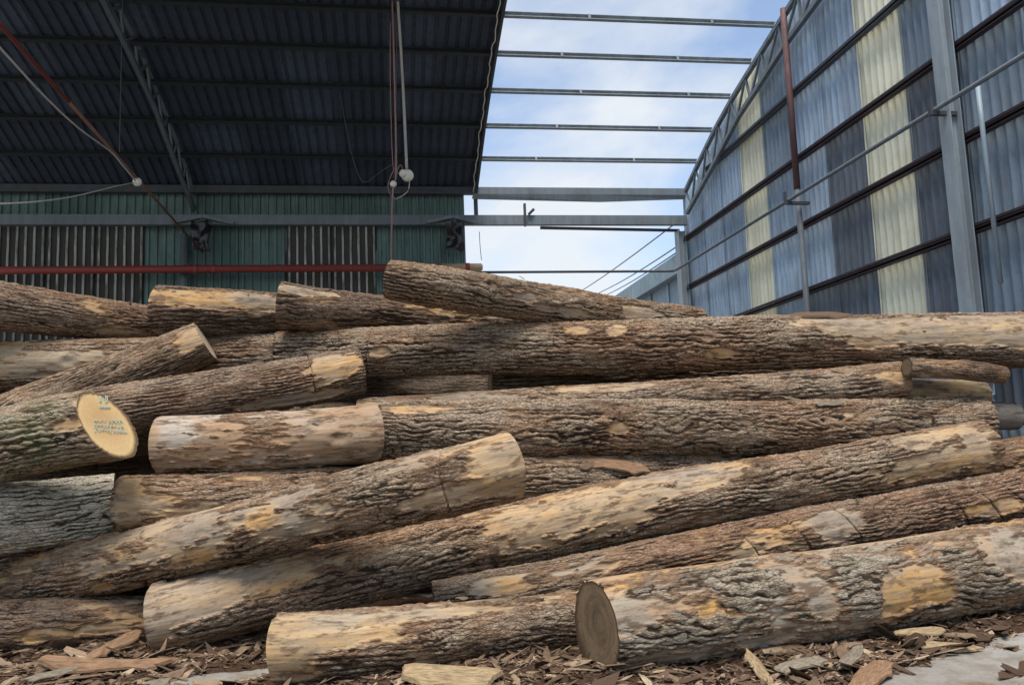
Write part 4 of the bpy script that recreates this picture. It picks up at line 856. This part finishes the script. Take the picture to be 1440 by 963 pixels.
tag(link('bark_litter', me, CH_S), 'carpet of small brown bark chips and splinters in front of logs', 'litter', kind='stuff')

def scrap_mesh(seed, asp):      # unit-length irregular slab of bark, slightly curled
    r = np.random.default_rng(seed+100); n = 18; an = np.linspace(0, 2*np.pi, n, endpoint=False)
    x = np.sign(np.cos(an))*np.abs(np.cos(an))**0.7*0.5*(1+r.normal(0, .09, n)); y = np.sign(np.sin(an))*np.abs(np.sin(an))**0.8*0.5*asp*(1+r.normal(0, .17, n))
    z = -0.9*y*y/max(asp, .1)+0.10*x*x*r.choice([-1, 1])+r.normal(0, .008, n); th_ = 0.05*asp+0.012
    V = [(a, b, c) for a, b, c in zip(x, y, z)]+[(a*.96, b*.93, c+th_) for a, b, c in zip(x, y, z)]
    V += [(-.22, 0, .0), (.2, .02*asp, 0.0), (-.2, 0, th_+.02), (.22, 0, th_+.015)]; b0_, b1_, t0_, t1_ = 2*n, 2*n+1, 2*n+2, 2*n+3; Fc = []
    for i in range(n):
        j = (i+1) % n; Fc.append((i, j, n+j, n+i)); rt = x[i]+x[j] > 0
        Fc.append((n+i, n+j, t1_ if rt else t0_)); Fc.append((j, i, b1_ if rt else b0_))
        if (x[i]+x[j] > 0) != (x[j]+x[(j+1) % n] > 0): Fc.append((n+j, t0_, t1_) if rt else (n+j, t1_, t0_)); Fc.append((j, b1_, b0_) if rt else (j, b0_, b1_))
    me = bpy.data.meshes.new('bark_chip'); me.from_pydata(V, [], Fc); me.update(); me.materials.append(CH_O); return me
SM = [scrap_mesh(k, a) for k, a in enumerate([.25, .35, .5, .18, .3, .6])]
def scrap(me, loc, ex, nrm, size, label, group=None, name='bark_chip', cat='bark chip', wscale=1.0):
    ex = np.array(ex, float); nrm = np.array(nrm, float)/np.linalg.norm(nrm); ex = ex-nrm*(ex@nrm); ex /= np.linalg.norm(ex); ey = np.cross(nrm, ex)
    o = bpy.data.objects.new(name, me); COL.objects.link(o)
    o.matrix_world = Matrix(((ex[0]*size, ey[0]*size*wscale, nrm[0]*size, loc[0]), (ex[1]*size, ey[1]*size*wscale, nrm[1]*size, loc[1]), (ex[2]*size, ey[2]*size*wscale, nrm[2]*size, loc[2]), (0, 0, 0, 1)))
    tag(o, label, cat, group); return o
r3 = np.random.default_rng(8)
LOGSEG = [(L['P0'], L['a'], L['L'], max(L['r0'], L['r1'])) for L in BUILT.values()]
def free(p, m=0.02):
    for P0, a, Lg, r in LOGSEG:
        t = np.clip((p-P0)@a, 0, Lg)
        if np.linalg.norm(p-P0-a*t) < r+m: return False
    return True
cnt = 0
while cnt < 110:
    px_, py_ = r3.uniform(0, 1440), r3.uniform(885, 963)
    g = onZ(px_, py_, 0.03); g[2] = max(0, float(bed_h(np.array([g[0]]), np.array([g[1]]))[0]))+0.012
    if g[1] > 7 or not free(g) or bed_h(np.array([g[0]]), np.array([g[1]]))[0] < -0.01: continue
    nr_ = (r3.normal(0, .22), r3.normal(0, .22), 1); an = r3.normal(0.15, 0.7)
    scrap(SM[r3.integers(6)], g, (math.cos(an), math.sin(an), 0), nr_, float(np.exp(r3.normal(-2.15, .45))), 'loose bark chip lying in the brown litter at the foot of logs', 'bark chips in the litter'); cnt += 1
def on_ground(x0, y0, x1, y1, me, label, w=1.0, lift=0.02, name='bark_strip'):
    a, b = onZ(x0, y0, 0.06), onZ(x1, y1, 0.06); c = (a+b)/2; c[2] = max(0, float(bed_h(np.array([c[0]]), np.array([c[1]]))[0]))+lift
    return scrap(me, c, b-a, (0.05, -0.25, 1), np.linalg.norm(b-a), label, None, name, 'bark strip', w)
pale_strip = scrap_mesh(31, .16); pale_strip.materials.clear()
def pal(nm, c):
    m = NT(nm, 0.85, 0.12); v = m.coord('Object'); n = m.noise(m.mapv(v, (3, 22, 22)), 2.5, 7, 0.7)
    m.bump(n, .5, .005); return m.col(m.mix(m.ramp(n, [(0.38, 0.0), (0.62, 0.85)]), c, tuple(.38*x for x in c)))
PINK, CREAM, PALEG = pal('inner_bark_pink', (0.27, 0.165, 0.10)), pal('split_wood_cream', (0.36, 0.265, 0.155)), pal('bark_pale_grey', (0.25, 0.21, 0.16))
def own(me, mat): m2 = me.copy(); m2.materials.clear(); m2.materials.append(mat); return m2
on_ground(55, 945, 245, 936, own(pale_strip, PINK), 'long pink inner bark strip on the litter at bottom left', 1.0, 0.05)
on_ground(125, 932, 196, 908, own(SM[0], PINK), 'curled brown bark strip propped up near bottom left', 1.2, 0.10)
on_ground(30, 962, 110, 948, own(SM[3], PALEG), 'pale thin bark strip at the bottom left corner', 1.0, 0.05)
on_ground(570, 962, 705, 958, own(SM[5], CREAM), 'cream split wood slab at bottom centre edge', 0.9, 0.07)
on_ground(205, 958, 240, 953, own(SM[2], PALEG), 'small pale grey bark piece right of the pink strip', 1.0, 0.04)
on_ground(1095, 948, 1158, 934, own(SM[1], PALEG), 'pale grey bark slab on the litter below thick front log', 1.0, 0.04)
on_ground(1050, 930, 1088, 958, own(SM[3], CREAM), 'narrow tan splinter left of the pale grey bark slab', 1.0, 0.04)
on_ground(1262, 898, 1330, 890, own(SM[0], CREAM), 'fan of cream splinters under right part of thick front log', 1.0, 0.05)
on_ground(1280, 905, 1380, 902, own(SM[3], CREAM), 'thin cream splinter below the fan of cream splinters', 1.0, 0.04)
on_ground(1205, 958, 1245, 930, own(SM[1], PINK), 'upright tan bark splinter near bottom right', 1.0, 0.05)
on_ground(1180, 940, 1212, 918, own(SM[3], PALEG), 'short pale splinter below the middle of thick front log', 1.0, 0.04)
def on_log(key, x, y, size, ang, label, me, w=1.0, lift=0.0, mat=None):
    L = BUILT[key]; u, th, t, p = uv_of(L, x, y); n = math.cos(th)*L['e1']+math.sin(th)*L['e2']; tg = np.cross(n, L['a'])
    c = L['P0']+L['a']*u+n*((L['r0']+(L['r1']-L['r0'])*u/L['L'])+0.004+lift)
    return scrap(own(me, mat) if mat else me, c, L['a']*math.cos(ang)+tg*math.sin(ang), n+np.array((0, 0, .4)), size*t/F_PX, label, None, 'bark_strip', 'bark strip', w)
on_log('behind', 868, 655, 85, -0.25, 'loose brown bark slab resting behind the long pale log', SM[1], 1.0, .03, PINK)
on_log('behind', 835, 652, 50, 0.3, 'small reddish bark flake left of the loose brown slab', SM[4], 1.0, .015)
on_log('furrow', 1165, 567, 46, 0.05, 'small stick of bark on top of furrowed log', SM[3], 1.0, .012, PALEG)
on_log('furrow', 1115, 563, 30, -0.7, 'slanted twig on top of furrowed log left of bark stick', SM[3], .6, .02)
on_log('longtop', 1145, 433, 100, 0.03, 'dark bark slab lying on top of the longest log', SM[1], .8, .02)
on_log('longtop', 1320, 440, 55, 0.02, 'thin dark bark sliver on the peeled end of longest log', SM[3], .8, .006)
on_log('midback', 575, 560, 60, 0.1, 'flat tan bark flake at left end of the slimmer log', SM[3], 1.0, .01, PINK)
on_log('longpale', 330, 662+140, 40, .5, 'bark shred stuck on the pale left part of long log', SM[3], .7, .006)
# shreds caught along the tops of the logs
k = 0
while k < 70:
    key = list(LOGS)[r3.integers(len(LOGS))]; L = BUILT[key]; u = r3.uniform(.05, .95)*L['L']; th = r3.uniform(0.75, 1.6)
    n = math.cos(th)*L['e1']+math.sin(th)*L['e2']; r = L['r0']+(L['r1']-L['r0'])*u/L['L']; c = L['P0']+L['a']*u+n*(r+0.001); tg = np.cross(n, L['a']); an = r3.normal(0, .6)
    scrap(SM[r3.integers(6)], c, L['a']*math.cos(an)+tg*math.sin(an), n+r3.normal(0, .15, 3), float(np.exp(r3.normal(-2.6, .4))), 'small bark crumb caught on the upper side of a log', 'bark crumbs on the logs', 'bark_crumb', 'bark crumb', .8); k += 1
